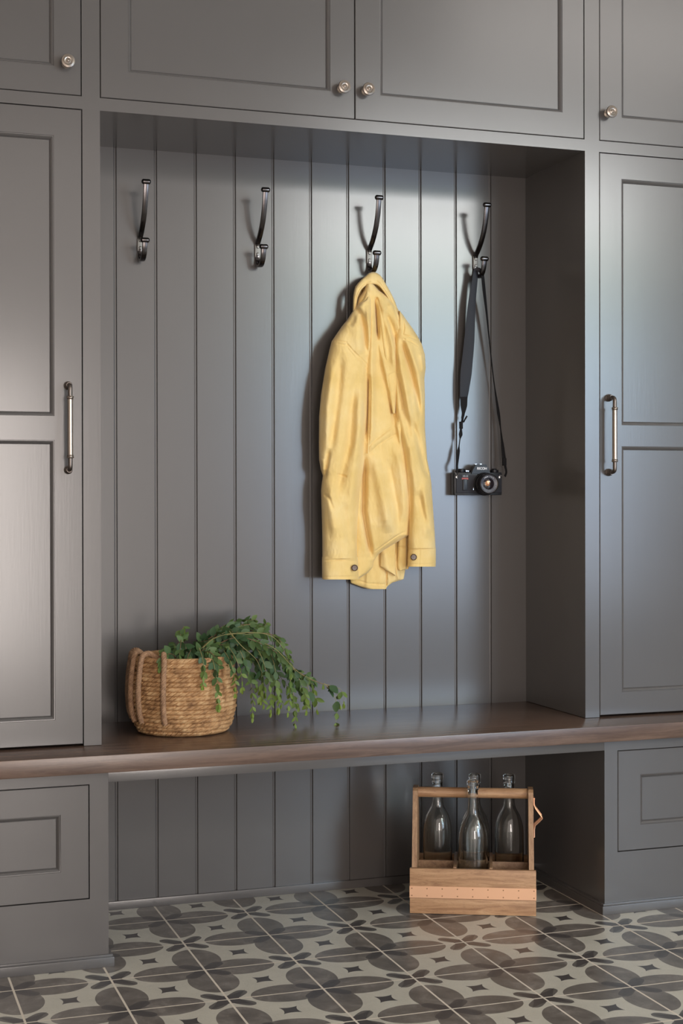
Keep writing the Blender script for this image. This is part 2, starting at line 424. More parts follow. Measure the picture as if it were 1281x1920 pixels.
def pull_mesh(x, z0, z1, p=.032):
    g = MB(); r = .0052
    for z in (z0, z1):
        g.lathe([(.0088, 0), (.0092, .002), (.0092, .0035), (.0078, .0045), (.0078, .006), (.0084, .0072), (.0074, .0085), (.0074, .0105), (.0080, .0115), (.0066, .013), (.006, .018)], (x, 0, z), (0, -1, 0), 20, PEWTER_D)
    zm0, zm1 = z0, z1
    path = [(x, -.015, z0), (x, -.024, z0+.0008), (x, -.0295, z0+.0035), (x, -p, z0+.009), (x, -p, z0+.026)]
    path2 = [(a, b_, z1-(c-z0)) for (a, b_, c) in path]
    g.tube(spline(path, 4), .0050, 14, PEWTER_D); g.tube(spline(path2, 4), .0050, 14, PEWTER_D)
    L = z1-z0
    prof = [(.0045, .020), (.0050, .024), (.0078, .0255), (.0082, .0270), (.0068, .0280), (.0068, .0290), (.0080, .030), (.0064, .0315), (.0061, .034), (.0061, L-.034), (.0064, L-.0315), (.0080, L-.030), (.0068, L-.029), (.0068, L-.028), (.0082, L-.027), (.0078, L-.0255), (.0050, L-.024), (.0045, L-.020)]
    g.lathe(prof, (x, -p, z0), (0, 0, 1), 18, PEWTER)
    return g
def tall(side):
    left = side == 'l'
    a, b_ = (XL, NX0) if left else (NX1, XR)
    root = empty('tall_cabinet', ((a+b_)/2, .16, BZ), label='tall grey panelled cabinet standing on the bench %s the hook niche' % ('left of' if left else 'right of'), cat='cabinet')
    g = MB()
    if left: d0, d1 = XL+.04, SL
    else: d0, d1 = SR, XR-.04
    z0, z1 = BZ+.001, NZ1
    g = face_frame([(a, d0, z0, z1), (d1, b_, z0, z1)], 0)
    # side walls and back of the carcass
    g.box((a, .02, z0), (a+.018, BACK+.018, z1)); g.box((b_-.018, .02, z0), (b_, BACK-.0005 if True else 0, z1))
    g.box((a+.018, .30, z0), (b_-.018, .32, z1)); g.box((a+.018, .02, z1-.018), (b_-.018, .30, z1))
    g.build('carcass', PAINT, root)
    v = MB(); v.box((d0, .024, z0+.001), (d1, .03, z1-.02)); v.build('gap_shade_sheet', DARKVOID, root)  # dark sheet that puts shade into the gaps round the door
    hx0, hx1 = (d0+.062, .4572) if left else (1.8455, d1-.062)
    holes = [(hx0, hx1, 1.1725, 1.7795), (hx0, hx1, .5135, 1.1205)]
    dr = panel_door(d0+GAP, d1-GAP, z0+.0045, z1-GAP, holes).build('door', PAINT, root, sharp=20)
    x = .4862 if left else 1.8085
    pull_mesh(x, 1.056, 1.239).build('handle', None, dr, label='brushed nickel bar handle')
tall('l'); tall('r')
def upper(a, b_, doors, label, knobs):
    root = empty('wall_cabinet', ((a+b_)/2, .16, NZ1), label=label, cat='cabinet')
    g = MB(); xs = [a]+[t for d in doors for t in (d[0], d[1])]+[b_]
    rects = [(a, b_, NZ1, RAIL), (a, b_, TOP-.05, TOP)]
    rects += [(a, doors[0][0], RAIL, TOP-.05), (doors[-1][1], b_, RAIL, TOP-.05)]
    g = face_frame(rects, 0)
    g.box((a, .02, NZ1), (a+.018, BACK+.018, TOP)); g.box((b_-.018, .02, NZ1), (b_, BACK+.018, TOP)); g.box((a+.018, .02, NZ1), (b_-.018, BACK+.0, NZ1+.018)); g.box((a+.018, .02, TOP-.018), (b_-.018, BACK, TOP))
    g.build('carcass', PAINT, root)
    v = MB(); v.box((doors[0][0], .024, RAIL), (doors[-1][1], .03, TOP-.05)); v.build('gap_shade_sheet', DARKVOID, root)  # shade of the upper door gaps, made as a dark sheet
    for d, kx in zip(doors, knobs):
        dr = panel_door(d[0]+GAP*(.6 if d[0] == 1.1488 else 1), d[1]-GAP*(.6 if d[1] == 1.1488 else 1), RAIL+GAP, TOP-.05-GAP, [(d[0]+.0620, d[1]-.0600, 1.930, TOP-.112)]).build('door', PAINT, root, sharp=20)
        knob_mesh(kx, KZ).build('knob', PEWTER, dr, label='round ringed nickel knob')
upper(XL, NX0-.0, [(XL+.04, SL-.001)], 'grey wall cabinet with one knob at upper left, above the left tall cabinet', [.4852])
upper(NX0, NX1, [(NX0, 1.1488), (1.1488, NX1-.001)], 'wide grey two-door wall cabinet above the hook niche', [1.1155, 1.1750])
upper(NX1, XR, [(SR+.0005, XR-.04)], 'grey wall cabinet with one knob at upper right, above the right tall cabinet', [1.8070])
def base(side):
    left = side == 'l'
    a, b_ = (XL, BX0) if left else (BX1, XR)
    root = empty('base_cabinet', ((a+b_)/2, .1, 0), label='grey base cabinet with a drawer under the %s end of the bench' % ('left' if left else 'right'), cat='cabinet')
    d0, d1 = (XL+.04, .5147) if left else (1.7775, XR-.04)
    zd0, zd1 = .1450, .3885
    g = face_frame([(a, b_, 0.0, zd0), (a, b_, zd1, BZ0), (a, d0, zd0, zd1), (d1, b_, zd0, zd1)], BF)
    g.box((a, BF+.02, 0), (a+.018, BACK, BZ0)); g.box((b_-.018, BF+.02, 0), (b_, BACK-.0005, BZ0)); g.box((a+.018, .3, 0), (b_-.018, .32, BZ0))
    g.build('carcass', PAINT, root)
    v = MB(); v.box((d0, BF+.024, zd0), (d1, BF+.03, zd1)); v.build('gap_shade_sheet', DARKVOID, root)  # dark sheet giving the drawer gaps their shade
    hx0, hx1 = (d0+.06, .4540) if left else (1.8395, d1-.06)
    dr = panel_door(d0+GAP, d1-GAP, zd0+GAP, zd1-GAP, [(hx0, hx1, .2065, .3275)], BF).build('drawer', PAINT, root, sharp=20)
    t = MB(); p = .0105; h = .0255
    if left: X0, X1 = a, b_+p; side_x = (b_, b_+p)
    else: X0, X1 = a-p, b_; side_x = (a-p, a)
    t.box((X0, BF-p, 0), (X1, BF, h-.005), bev=.001); t.box((X0+(0 if left else .003), BF-p+.003, h-.005), (X1-(.003 if left else 0), BF, h), bev=.001)
    t.box((side_x[0], BF, 0), (side_x[1], BACK-.012, h-.005)); t.box((side_x[0]+(0 if left else .003), BF, h-.005), (side_x[1]-(.003 if left else 0), BACK-.012, h))
    t.build('toe_moulding', PAINT, root)
base('l'); base('r')
g = MB(); g.box((BX0, BF, .3905), (BX1, BF+.02, BZ0), bev=.0003)
tag(g.build('bench_rail', PAINT), 'narrow grey rail under the front edge of the wooden bench', 'rail')
g = MB(); g.box((XL, -.1295, BZ0), (XR, BACK-.0005, BZ), bev=.0022)
tag(g.build('wooden_bench', WALNUT), 'long dark-stained wooden bench top running below the niche and cabinets', 'bench')
# cream bead of caulk where niche meets bench is only a hairline in the photograph
# ---------------------------------------------------------------- hooks
def make_hook():
    root = empty('coat_hook', (0, 0, 0))
    g = MB()
    # profile in y (out from wall, negative) and z
    up = [(0, -.0025, .012), (0, -.0060, .0185), (0, -.0140, .0245), (0, -.0270, .035), (0, -.042, .051), (0, -.055, .070), (0, -.0650, .092), (0, -.0715, .113), (0, -.0760, .133)]
    P = spline(up, 5); n = len(P)
    g.tube(P, [1-.12*i/(n-1) for i in range(n)], 14, sq=(.0034, .0062, 1), refn=(0, -1, 0))
    lo = [(0, -.0025, -.012), (0, -.003, -.020), (0, -.007, -.031), (0, -.018, -.0400), (0, -.036, -.0400), (0, -.049, -.0310), (0, -.056, -.018), (0, -.0595, -.004)]
    g.tube(spline(lo, 5), 1, 14, sq=(.0034, .0062, 1), refn=(0, -1, 0))
    g.build('arm', BLACKMETAL, root)
    g = MB(); g.box((-.0068, -.0055, -.0165), (.0068, 0, .0165), bev=.001); pl = g.build('back_plate', PLATE, root)
    for z in (.009, -.009):
        g = MB(); g.lathe([(.0038, 0), (.0040, .001), (.0030, .0022), (.001, .0026), (.0004, .0016)], (0, -.0055, z), (0, -1, 0), 14); g.box((-.0030, -.0084, z-.0005), (.0030, -.0072, z+.0005)); g.build('screw', SCREW, pl)
    for (y, z) in ((-.0770, .137), (-.0600, .001)):
        g = MB(); R = .0062; H = .0115; prof = [(0, -H)]
        for k in range(1, 6): a = PI/2*k/6; prof.append((R*math.sin(a), -H+.005*(1-math.cos(a))))
        prof += [(R, -H+.005), (R, H-.005)]
        for k in range(5, 0, -1): a = PI/2*k/6; prof.append((R*math.sin(a), H-.005*(1-math.cos(a))))
        prof.append((0, H)); g.lathe(prof, (0, y, z), (1, 0, 0), 20); g.build('end_knob', BLACKMETAL, root)
    return root
HZ = 1.6105
hk = make_hook()
hl = ['empty black double coat hook, nearest the left side of the niche', 'empty black double coat hook between the leftmost hook and the yellow jacket', 'black double coat hook that holds the yellow jacket', 'black double coat hook that holds the camera strap']
HX = [.7108, 1.0060, 1.3022, 1.5984]
hooks = [hk]+[copy_tree(hk) for _ in range(3)]
for o, x, l in zip(hooks, HX, hl):
    o.location = (x, BACK, HZ); tag(o, l, 'hook', 'coat hooks in a row on the boards')
# ---------------------------------------------------------------- yellow jacket
def seg_d(px, py, a, b_):
    dx, dy = b_[0]-a[0], b_[1]-a[1]; L2 = dx*dx+dy*dy
    t = max(0, min(1, ((px-a[0])*dx+(py-a[1])*dy)/L2)); ex, ey = px-a[0]-t*dx, py-a[1]-t*dy
    return math.hypot(ex, ey), (dx*(py-a[1])-dy*(px-a[0]))/math.sqrt(L2), t
def line_d(px, py, pl):
    best = (1e9, 0, 0); n = len(pl)-1
    for i in range(n):
        d, s, t = seg_d(px, py, pl[i], pl[i+1])
        if d < best[0]: best = (d, s, (i+t)/n)
    return best
def relief(px, py, cr):
    o = 0
    for c in cr:
        kind, pl, dep, wd = c[:4]
        xs = [p[0] for p in pl]; ys = [p[1] for p in pl]
        m_ = wd*(3 if kind != 'step' else 6)
        if px < min(xs)-m_ or px > max(xs)+m_ or py < min(ys)-m_ or py > max(ys)+m_: continue
        d, s, t = line_d(px, py, pl)
        fade = min(1, t*6+.0, (1-t)*6+.0) if len(c) < 5 else min(1, t*6+c[4], (1-t)*6+c[4])
        dep *= 1.35
        if kind == 'v': o -= dep*math.exp(-(d/wd)**2)*fade
        elif kind == 'r': o += dep*math.exp(-(d/wd)**2)*fade
        elif kind == 'step':      # raised on the side where s>0 (left of travel direction on screen), abrupt at the line, easing away
            if abs(d-abs(s)) < 2.5+d*.2:
                o += fade*dep*(1/(1+math.exp(-s/ max(.5, wd*.12))))*math.exp(-max(0, s)/(wd*2.2))
    return o
def rows_at(rows, py, k):
    for i in range(len(rows)-1):
        if rows[i][0] <= py <= rows[i+1][0]:
            t = (py-rows[i][0])/max(1e-6, rows[i+1][0]-rows[i][0])
            p0 = rows[max(0, i-1)][k]; p1 = rows[i][k]; p2 = rows[i+1][k]; p3 = rows[min(len(rows)-1, i+2)][k]
            return p1*(1-t)+p2*t
    return rows[-1][k]
def cloth(name, rows, y0, thick, cr, parent, du=.95, backdep=.012, bulge=.55, tb=None, soft=0, tilt=0, flutter=.0022, seed=0, m=None, edge=0.0, **k):
    py0, py1 = rows[0][0], rows[-1][0]; nv = max(4, int((py1-py0)/1.2)); wmax = max(r[2]-r[1] for r in rows); nu = max(8, int(wmax/du))
    vs = []; rnd = noise
    def off(u, px, py):
        o = thick*max(0, 1-abs(2*u-1)**2.6)**bulge
        if tb and py > tb: o *= max(.45, 1-(py-tb)/110)
        o += relief(px, py, cr)*min(1, 9*min(u, 1-u)+.15)
        o += flutter*rnd.noise(Vector((px*.035+seed, py*.012, seed*1.3)))*2+flutter*.5*rnd.noise(Vector((px*.10+seed, py*.035, 3.1)))+flutter*.22*(1-2*abs(rnd.noise(Vector((px*.16+seed, py*.07, 7.1)))))
        return o
    for j in range(nv+1):
        py = py0+(py1-py0)*j/nv; a = rows_at(rows, py, 1); b_ = rows_at(rows, py, 2)
        yy = y0+tilt*(j/nv)+soft*max(0, 1-(py-py0)/26)**2
        for i in range(nu+1):
            u = i/nu; px = a+(b_-a)*u
            vs.append(at(px, py, min(BACK-.004, yy-off(u, px, py))))
        for i in range(nu+1):
            u = 1-i/nu; px = a+(b_-a)*u
            e = math.sin(PI*u)
            P = at(px, py, min(BACK-.002, yy+.0015+backdep*e)); vs.append(P)
    W = 2*(nu+1); fs = []
    for j in range(nv):
        for i in range(W): fs.append((j*W+i, j*W+(i+1) % W, (j+1)*W+(i+1) % W, (j+1)*W+i))
    for j in (0, nv):
        for i in range(nu): fs.append((j*W+i, j*W+i+1, j*W+W-2-i, j*W+W-1-i))
    g = MB(); g.add(vs, fs, None, True)
    return g.build(name, m or CLOTH, parent, sharp=75, **k)
def stitch(g, pl, y, r=.0007):
    g.tube([at(a, b_, y) for a, b_ in pl], r, 5)
jk = empty('jacket', at(700, 520, .27), label='faded yellow cotton jacket with brown cuff buttons hanging from a hook by its collar', cat='jacket')
body_cr = [
    ('v', [(706, 556), (707, 590), (709, 640)], .020, 3.0),
    ('step', [(708, 640), (716, 680), (722, 705), (731, 745), (741, 790), (746, 815), (752, 850)], -.012, 9),
    ('v', [(734, 700), (737, 730), (739, 760), (744, 800)], .016, 5),
    ('r', [(697, 560), (698, 620), (697, 700), (697, 800), (694, 850)], .010, 7),
    ('v', [(721, 580), (733, 610), (746, 650), (749, 700)], .012, 5),
    ('r', [(713, 560), (728, 600), (738, 650), (740, 700)], .010, 7),
    ('r', [(730, 560), (742, 595), (755, 625)], .010, 7),
    ('v', [(691, 700), (690, 760), (689, 830)], .012, 4),
    ('v', [(690, 840), (700, 828), (720, 812), (744, 795)], .0022, 1.3), ('v', [(690, 852), (712, 832), (728, 822), (746, 812)], .0020, 1.3),
    ('r', [(690, 846), (705, 830), (722, 817), (745, 803)], .003, 4.5),
    ('r', [(700, 850), (712, 900), (722, 950), (728, 1000)], .012, 11),
    ('v', [(684, 850), (683, 900), (682, 960), (690, 1010), (698, 1050)], .018, 5),
    ('v', [(728, 860), (736, 900), (744, 950), (748, 1000)], .006, 6),
    ('r', [(740, 830), (752, 880), (758, 930), (760, 980)], .008, 7),
    ('v', [(700, 1036), (722, 1020), (745, 1004), (766, 994)], .0016, 1.2), 
]
rows = [(532, 686, 700), (545, 682, 712), (560, 672, 736), (590, 664, 752), (620, 660, 765), (700, 660, 765), (850, 664, 775), (960, 662, 772), (1003, 662, 768), (1006, 662, 762), (1018, 662, 742), (1030, 662, 722), (1040, 662, 709), (1052, 663, 701), (1064, 664, 699), (1074, 664, 690), (1084, 664, 674)]
bd = cloth('body', rows, .285, .036, body_cr, jk, seed=2, tb=985)
# back panel seen below the front hem
b2 = cloth('back_panel', [(985, 676, 760), (1040, 668, 762), (1070, 660, 760), (1086, 657, 757), (1093, 658, 735), (1100, 676, 726), (1104.5, 690, 724)], .312, .008,
           [('v', [(724, 1050), (725, 1075), (725, 1100)], .005, 1.6, 1), ('r', [(690, 1060), (688, 1100)], .004, 5, 1), ('v', [(660, 1085), (690, 1094), (724, 1096)], .0015, 1.4, 1), ('r', [(740, 1040), (748, 1085)], .004, 4, 1)], jk, seed=5, backdep=.006)
b3 = cloth('lining_fold', [(1012, 714, 742), (1035, 713, 741), (1062, 713, 742), (1072, 728, 742), (1079, 741, 743)], .298, .008, [('r', [(722, 1040), (726, 1070)], .003, 5, 1)], jk, seed=6, backdep=.006)
b4 = cloth('facing', [(1004, 747, 768), (1030, 746, 768), (1060, 745, 768), (1067, 746, 766), (1069, 748, 756)], .300, .011, [('v', [(746, 1026), (768, 1026)], .002, 1.6, 1), ('v', [(764, 1005), (764, 1066)], .006, 2, 1)], jk, seed=7, backdep=.006)
# sleeves
ls_cr = [
    ('v', [(621, 641), (634, 639), (650, 642)], .0022, 1.3, 1), ('v', [(620, 646), (634, 644), (651, 648)], .0016, 1.2, 1),
    ('v', [(651, 645), (664, 660), (678, 673), (691, 686)], .0024, 1.3, 1), ('v', [(652, 653), (664, 668), (677, 681), (690, 694)], .0018, 1.3, 1),
    ('v', [(668, 575), (676, 590), (683, 612), (686, 640), (689, 665)], .010, 5),
    ('v', [(655, 612), (662, 600), (672, 574)], .006, 6), ('r', [(690, 572), (693, 620), (694, 670)], .010, 6),
    ('r', [(668, 610), (672, 640), (676, 665)], .004, 8),
    ('v', [(640, 660), (636, 720), (628, 790), (620, 850)], .007, 7), ('r', [(624, 680), (614, 760), (611, 850)], .006, 7),
    ('v', [(668, 700), (660, 770), (655, 830), (640, 890), (634, 930)], .009, 8), ('r', [(676, 720), (674, 800), (665, 880), (658, 960)], .008, 9),
    ('v', [(617, 840), (613, 870), (606, 900)], .006, 4), ('r', [(604, 860), (606, 885)], .004, 5),
    ('r', [(622, 900), (620, 950), (632, 1010)], .006, 9), ('v', [(645, 940), (650, 990), (660, 1030)], .005, 7),
    ('v', [(606, 925), (618, 935), (626, 960)], .003, 3), ('v', [(634, 890), (648, 893)], .0025, 2, 1),
    ('v', [(682, 745), (686, 800), (680, 860)], .0015, 1.2, 1),
]
rows = [(556, 688, 694), (562, 684, 697), (568, 674, 698), (580, 664, 699), (600, 651, 700), (612, 641, 700), (625, 632, 700), (640, 622, 699), (655, 618, 698), (690, 610, 694), (740, 602, 692), (780, 598.5, 690), (830, 598, 687), (862, 598.5, 684), (880, 601.5, 682), (892, 605.5, 680), (905, 603.5, 678), (920, 602, 676), (985, 604, 671), (1020, 604.5, 669.5), (1047, 604.5, 670)]
sl = cloth('sleeve', rows, .272, .042, ls_cr, jk, seed=11, soft=.012, backdep=.02)
cf = cloth('cuff', [(1044, 604, 671), (1050, 603.8, 671.5), (1080, 604, 673), (1086.5, 604.5, 673.5)], .270, .037, [('v', [(604, 1051), (640, 1050), (671, 1053)], .0016, 1.2, 1), ('v', [(604, 1082), (673, 1081)], .0012, 1.2, 1)], sl, seed=13, flutter=.0012, backdep=.02)
rs_cr = [
    ('v', [(757, 600), (758, 615), (756, 628), (766, 630), (780, 636)], .0025, 1.4, 1), ('v', [(758, 636), (770, 640), (783, 648)], .002, 1.4, 1),
    ('v', [(752, 632), (760, 660), (772, 700), (783, 740), (789, 790)], .010, 4.5), ('r', [(760, 634), (772, 664), (785, 700), (790, 760)], .007, 6),
    ('r', [(745, 640), (752, 690), (762, 740), (772, 800)], .008, 7),
    ('v', [(745, 700), (752, 745), (764, 790), (772, 840)], .008, 6),
    ('v', [(770, 780), (786, 830), (797, 880), (806, 895)], .008, 6), ('r', [(760, 800), (772, 860), (780, 930)], .007, 9),
    ('v', [(768, 880), (770, 930), (769, 990)], .006, 4), ('r', [(795, 900), (800, 960), (803, 1010)], .006, 8),
    ('v', [(784, 920), (796, 970), (812, 1015)], .006, 6), ('r', [(790, 660), (795, 700)], .005, 5),
]
rows = [(583, 749, 750), (592, 747, 757), (605, 744, 766), (616, 742, 774), (630, 740, 783), (645, 738, 791), (665, 736, 797), (690, 735, 798.5), (710, 735, 796), (740, 737, 797), (800, 744, 797), (860, 756, 801), (885, 759, 806), (905, 762, 809), (950, 766, 812), (1000, 766, 815.5), (1028, 766, 817)]
sr_ = cloth('sleeve', rows, .280, .036, rs_cr, jk, seed=21, soft=.018, backdep=.015)
cf2 = cloth('cuff', [(1025, 766.5, 817), (1030, 766, 817.5), (1056, 764.5, 817.5), (1062.5, 764, 817)], .278, .030, [('v', [(766, 1031), (790, 1028), (817, 1030)], .0016, 1.2, 1), ('v', [(764, 1058), (817, 1058)], .0012, 1.2, 1), ('v', [(787, 1030), (786, 1062)], .001, 1.4, 1)], sr_, seed=23, flutter=.001, backdep=.015)
for (px, py, y, par) in ((663, 1064.5, .2395, sl), (773.5, 1044.5, .2560, sr_)):
    P = at(px, py, y); g = MB(); g.lathe([(.0, 0), (.0078, 0), (.0082, .0015), (.0080, .0030), (.0070, .0036), (.0060, .0026), (.0, .0024)], P+Vector((.0012, -.005, 0)), (-.25, -1, 0), 24)
    g.build('button', BUTTON, par)
    # four-hole thread
    t = MB()
    for dx, dz in ((-.0016, .0016), (.0016, .0016), (-.0016, -.0016), (.0016, -.0016)): t.lathe([(0, .0025), (.0008, .0025), (.0005, .0033), (0, .0034)], P+Vector((dx+.0012, -.005, dz)), (-.25, -1, 0), 8)
    t.build('button_thread', BUTTON_L, par)
# collar loop over the hook
col_cr = [
    ('step', [(664, 580), (665, 562), (668, 550), (674, 541), (683, 534), (694, 532), (706, 534), (717, 543), (727, 556), (737, 572), (744, 586)], -.014, 60, 1),
    ('v', [(664, 576), (667, 556), (674, 543), (686, 535), (700, 535), (714, 543), (726, 558), (738, 576)], .003, 1.8, 1),
    ('v', [(683, 522), (694, 518), (708, 522), (718, 532)], .0018, 1.4, 1),
    ('v', [(680, 545), (682, 560), (676, 572)], .006, 3.0, 1), ('v', [(700, 555), (708, 572)], .008, 3.5, 1),
    ('r', [(668, 556), (668, 580)], .004, 3, 1),
]
rows = [(513, 692, 706), (516, 688, 712), (519, 686, 715), (525, 678, 718), (530, 672, 720), (537, 666.5, 723.5), (545, 664, 728), (552, 663, 733), (560, 662.5, 738), (570, 662.5, 742), (580, 662.5, 745), (590, 665, 750), (600, 670, 750)]
cloth('collar', rows, .296, .014, col_cr, jk, seed=31, du=1.1, flutter=.0012, backdep=.012)
def collar_band():
    outer = [(661.5, 584), (662, 566), (663, 552), (667, 538), (674, 528), (684, 519), (693, 511.5), (703, 510.5), (711, 514.5), (717, 521), (724, 533), (732, 547), (739, 561), (745, 577), (750, 594)]
    inner = [(667.5, 582), (669, 568), (671.5, 556), (676, 546), (682, 539), (689, 534.5), (698, 532.5), (706, 534), (713, 539), (720, 548), (728, 560), (735, 573), (740, 584), (744.5, 596)]
    O = spline([Vector((a, b_, 0)) for a, b_ in outer], 8); I = spline([Vector((a, b_, 0)) for a, b_ in inner], 8)
    n = 110; vs = []
    prof = [(0, .287), (.0, .274), (.08, .264), (.2, .2595), (.45, .257), (.62, .2565), (.70, .2580), (.78, .2562), (.90, .2568), (.97, .2590), (1, .263), (.97, .268), (.6, .270), (.2, .282)]
    for i in range(n+1):
        a = O[round(i/n*(len(O)-1))]; b_ = I[round(i/n*(len(I)-1))]
        t0 = i/n*(len(O)-1); a = O[int(t0)].lerp(O[min(len(O)-1, int(t0)+1)], t0-int(t0)); t1 = i/n*(len(I)-1); b_ = I[int(t1)].lerp(I[min(len(I)-1, int(t1)+1)], t1-int(t1))
        w_ = .003*noise.noise(Vector((i*.11, 0, 4)))
        for f, y in prof: q = a.lerp(b_, f); vs.append(at(q.x, q.y, y+w_+.012*max(0, (i/n-.75))*4))
    P_ = len(prof); fs = [(i*P_+k, i*P_+(k+1) % P_, (i+1)*P_+(k+1) % P_, (i+1)*P_+k) for i in range(n) for k in range(P_)]
    fs += [tuple(range(P_)), tuple(n*P_+k for k in range(P_))]
    g = MB(); g.add(vs, fs, None, True); g.build('collar_band', CLOTH, jk, sharp=70)
collar_band()
# pleats of the gathered front inside the collar
cloth('lapel_fold', [(536, 690.5, 692), (541, 688.5, 695.5), (550, 685, 698.5), (560, 681, 699), (566, 676, 699), (574, 670, 700), (584, 668, 701), (600, 668, 702), (650, 684, 704), (700, 691, 702), (780, 690, 697), (850, 688, 692)], .266, .020,
      [('v', [(692, 536), (693, 548), (697, 562)], .006, 1.8, 1), ('v', [(672, 570), (684, 569), (697, 566)], .003, 3, 1), ('v', [(674, 576), (684, 600), (688, 640)], .006, 4)], jk, seed=35, soft=.018, du=1.0, flutter=.0014)
cloth('lapel_fold', [(549, 706, 709), (556, 702, 714), (566, 702, 722), (580, 705, 728), (610, 707, 738), (650, 710, 745), (700, 719, 748), (740, 728, 744), (775, 736, 741)], .270, .018,
      [('v', [(722, 575), (730, 600), (738, 640), (742, 690)], .007, 3.5), ('r', [(712, 560), (718, 620), (728, 690)], .006, 5)], jk, seed=37, soft=.018, du=1.0, flutter=.0014)
cloth('lapel_fold', [(557, 722, 731), (562, 718, 736), (575, 722, 742), (590, 728, 748), (602, 733, 757), (620, 740, 757), (640, 746, 756), (665, 749, 754)], .270, .018,
      [('v', [(733, 562), (740, 590), (748, 620)], .004, 3)], jk, seed=38, soft=.018, du=1.0, flutter=.0012)
# ---------------------------------------------------------------- basket
BC = Vector((.772, .140, BZ)); BH = .177
def brad(h):   # radius by height fraction
    pts = [(0, .099), (.04, .106), (.12, .1135), (.3, .1205), (.5, .1235), (.7, .1225), (.88, .1175), (1, .114)]
    for i in range(len(pts)-1):
        if h <= pts[i+1][0]:
            t = (h-pts[i][0])/(pts[i+1][0]-pts[i][0]); t = t*t*(3-2*t)*.4+t*.6
            return pts[i][1]*(1-t)+pts[i+1][1]*t
    return pts[-1][1]
bk = empty('basket', BC, label='round woven seagrass basket with rope handles standing on the bench, holding leafy branches', cat='basket')
def coil_wall():
    g = MB(); NR = 17; SUB = 9; NT = 480; rowh = BH/NR; vs = []; rows_n = NR*SUB
    rnd = random.Random(4); ph = [rnd.random()*7 for _ in range(NR)]; tw = [25+rnd.randint(-3, 3) for _ in range(NR)]
    for j in range(rows_n+1):
        zz = j/SUB; r_i = min(NR-1, int(zz)); f = zz-r_i
        for k in range(NT):
            th = 2*PI*k/NT
            wob = .34*noise.noise(Vector((math.cos(th)*2.2, math.sin(th)*2.2, r_i*.7)))
            z = (zz+wob*math.sin(PI*min(1, zz/3))*min(1, (NR-zz)))*rowh
            bumpr = .0050*math.sqrt(max(0, 1-(2*f-1)**2)) if 0 < f < 1 else 0
            s_ = math.sin((th*tw[r_i]+ph[r_i]+.8*noise.noise(Vector((th*3, r_i*2.1, 0))))-(f-.5)*3.0)
            fine = math.sin(th*tw[r_i]*4.1-(f-.5)*13+ph[r_i]*3)
            st = (1-abs(s_)**1.0)
            r = brad(max(0, min(1, zz/NR)))-.003+bumpr*(1-.85*st**3)+.0007*fine+.0018*noise.noise(Vector((th*9, r_i*1.3, f)))*(1 if 0 < f < 1 else 0)
            vs.append((BC.x+r*math.cos(th), BC.y+r*math.sin(th), BC.z+.001+z))
    top = rows_n
    for (dr, dz) in ((-.004, .002), (-.010, .0), (-.011, -.06)):
        for k in range(NT):
            th = 2*PI*k/NT; r = brad(1)+dr; vs.append((BC.x+r*math.cos(th), BC.y+r*math.sin(th), BC.z+BH+dz))
    fs = []
    for j in range(rows_n+3):
        for k in range(NT): fs.append((j*NT+k, j*NT+(k+1) % NT, (j+1)*NT+(k+1) % NT, (j+1)*NT+k))
    fs.append(tuple(range(NT-1, -1, -1))); fs.append(tuple((rows_n+3)*NT+k for k in range(NT)))
    g.add(vs, fs, None, True); return g
coil_wall().build('woven_wall', STRAW, bk, sharp=80)
def rope(g, pts, R=.0075, r=.0042, turns=70, n=7, strands=3):
    """twisted three-strand rope"""
    P = spline(pts, 14); L = [0]
    for i in range(1, len(P)): L.append(L[-1]+(P[i]-P[i-1]).length)
    # frames
    fr = []; prev = None
    for i, p in enumerate(P):
        t = (P[min(i+1, len(P)-1)]-P[max(i-1, 0)]).normalized()
        ref = prev if prev is not None else (Vector((0, 1, 0)) if abs(t.y) < .9 else Vector((1, 0, 0)))
        u = (ref-t*ref.dot(t)).normalized(); prev = u; fr.append((u, t.cross(u)))
    for s_ in range(strands):
        pp = [p+(fr[i][0]*math.cos(turns*L[i]*2*PI/1.0+s_*2*PI/strands)+fr[i][1]*math.sin(turns*L[i]*2*PI+s_*2*PI/strands))*(R-r) for i, p in enumerate(P)]
        g.tube(pp, r, n)
def bpt(ang, h, out=.006):
    a = math.radians(ang); r = brad(max(0, min(1, h)))+out; return Vector((BC.x+r*math.cos(a), BC.y+r*math.sin(a), BC.z+BH*h))
def rim_handle(a1, a2):
    g = MB()
    pts = [bpt(a1, .18, .004), bpt(a1, .30), bpt(a1, .5), bpt(a1, .72), bpt(a1, .92, .007), bpt(a1+(a2-a1)*.03, 1.03, .005), bpt(a1+(a2-a1)*.12, 1.065, -.006), bpt(a1+(a2-a1)*.28, 1.03, -.016), bpt((a1+a2)/2, .99, -.019),
           bpt(a2-(a2-a1)*.28, 1.03, -.016), bpt(a2-(a2-a1)*.12, 1.065, -.006), bpt(a2-(a2-a1)*.03, 1.03, .005), bpt(a2, .92, .007), bpt(a2, .72), bpt(a2, .5), bpt(a2, .30), bpt(a2, .18, .004)]
    rope(g, pts, R=.0068, r=.0034, turns=46, n=7, strands=4)
    return g
rim_handle(206, 237).build('rope_handle', ROPE, bk)
rim_handle(190, 160).build('rope_handle', ROPE, bk)
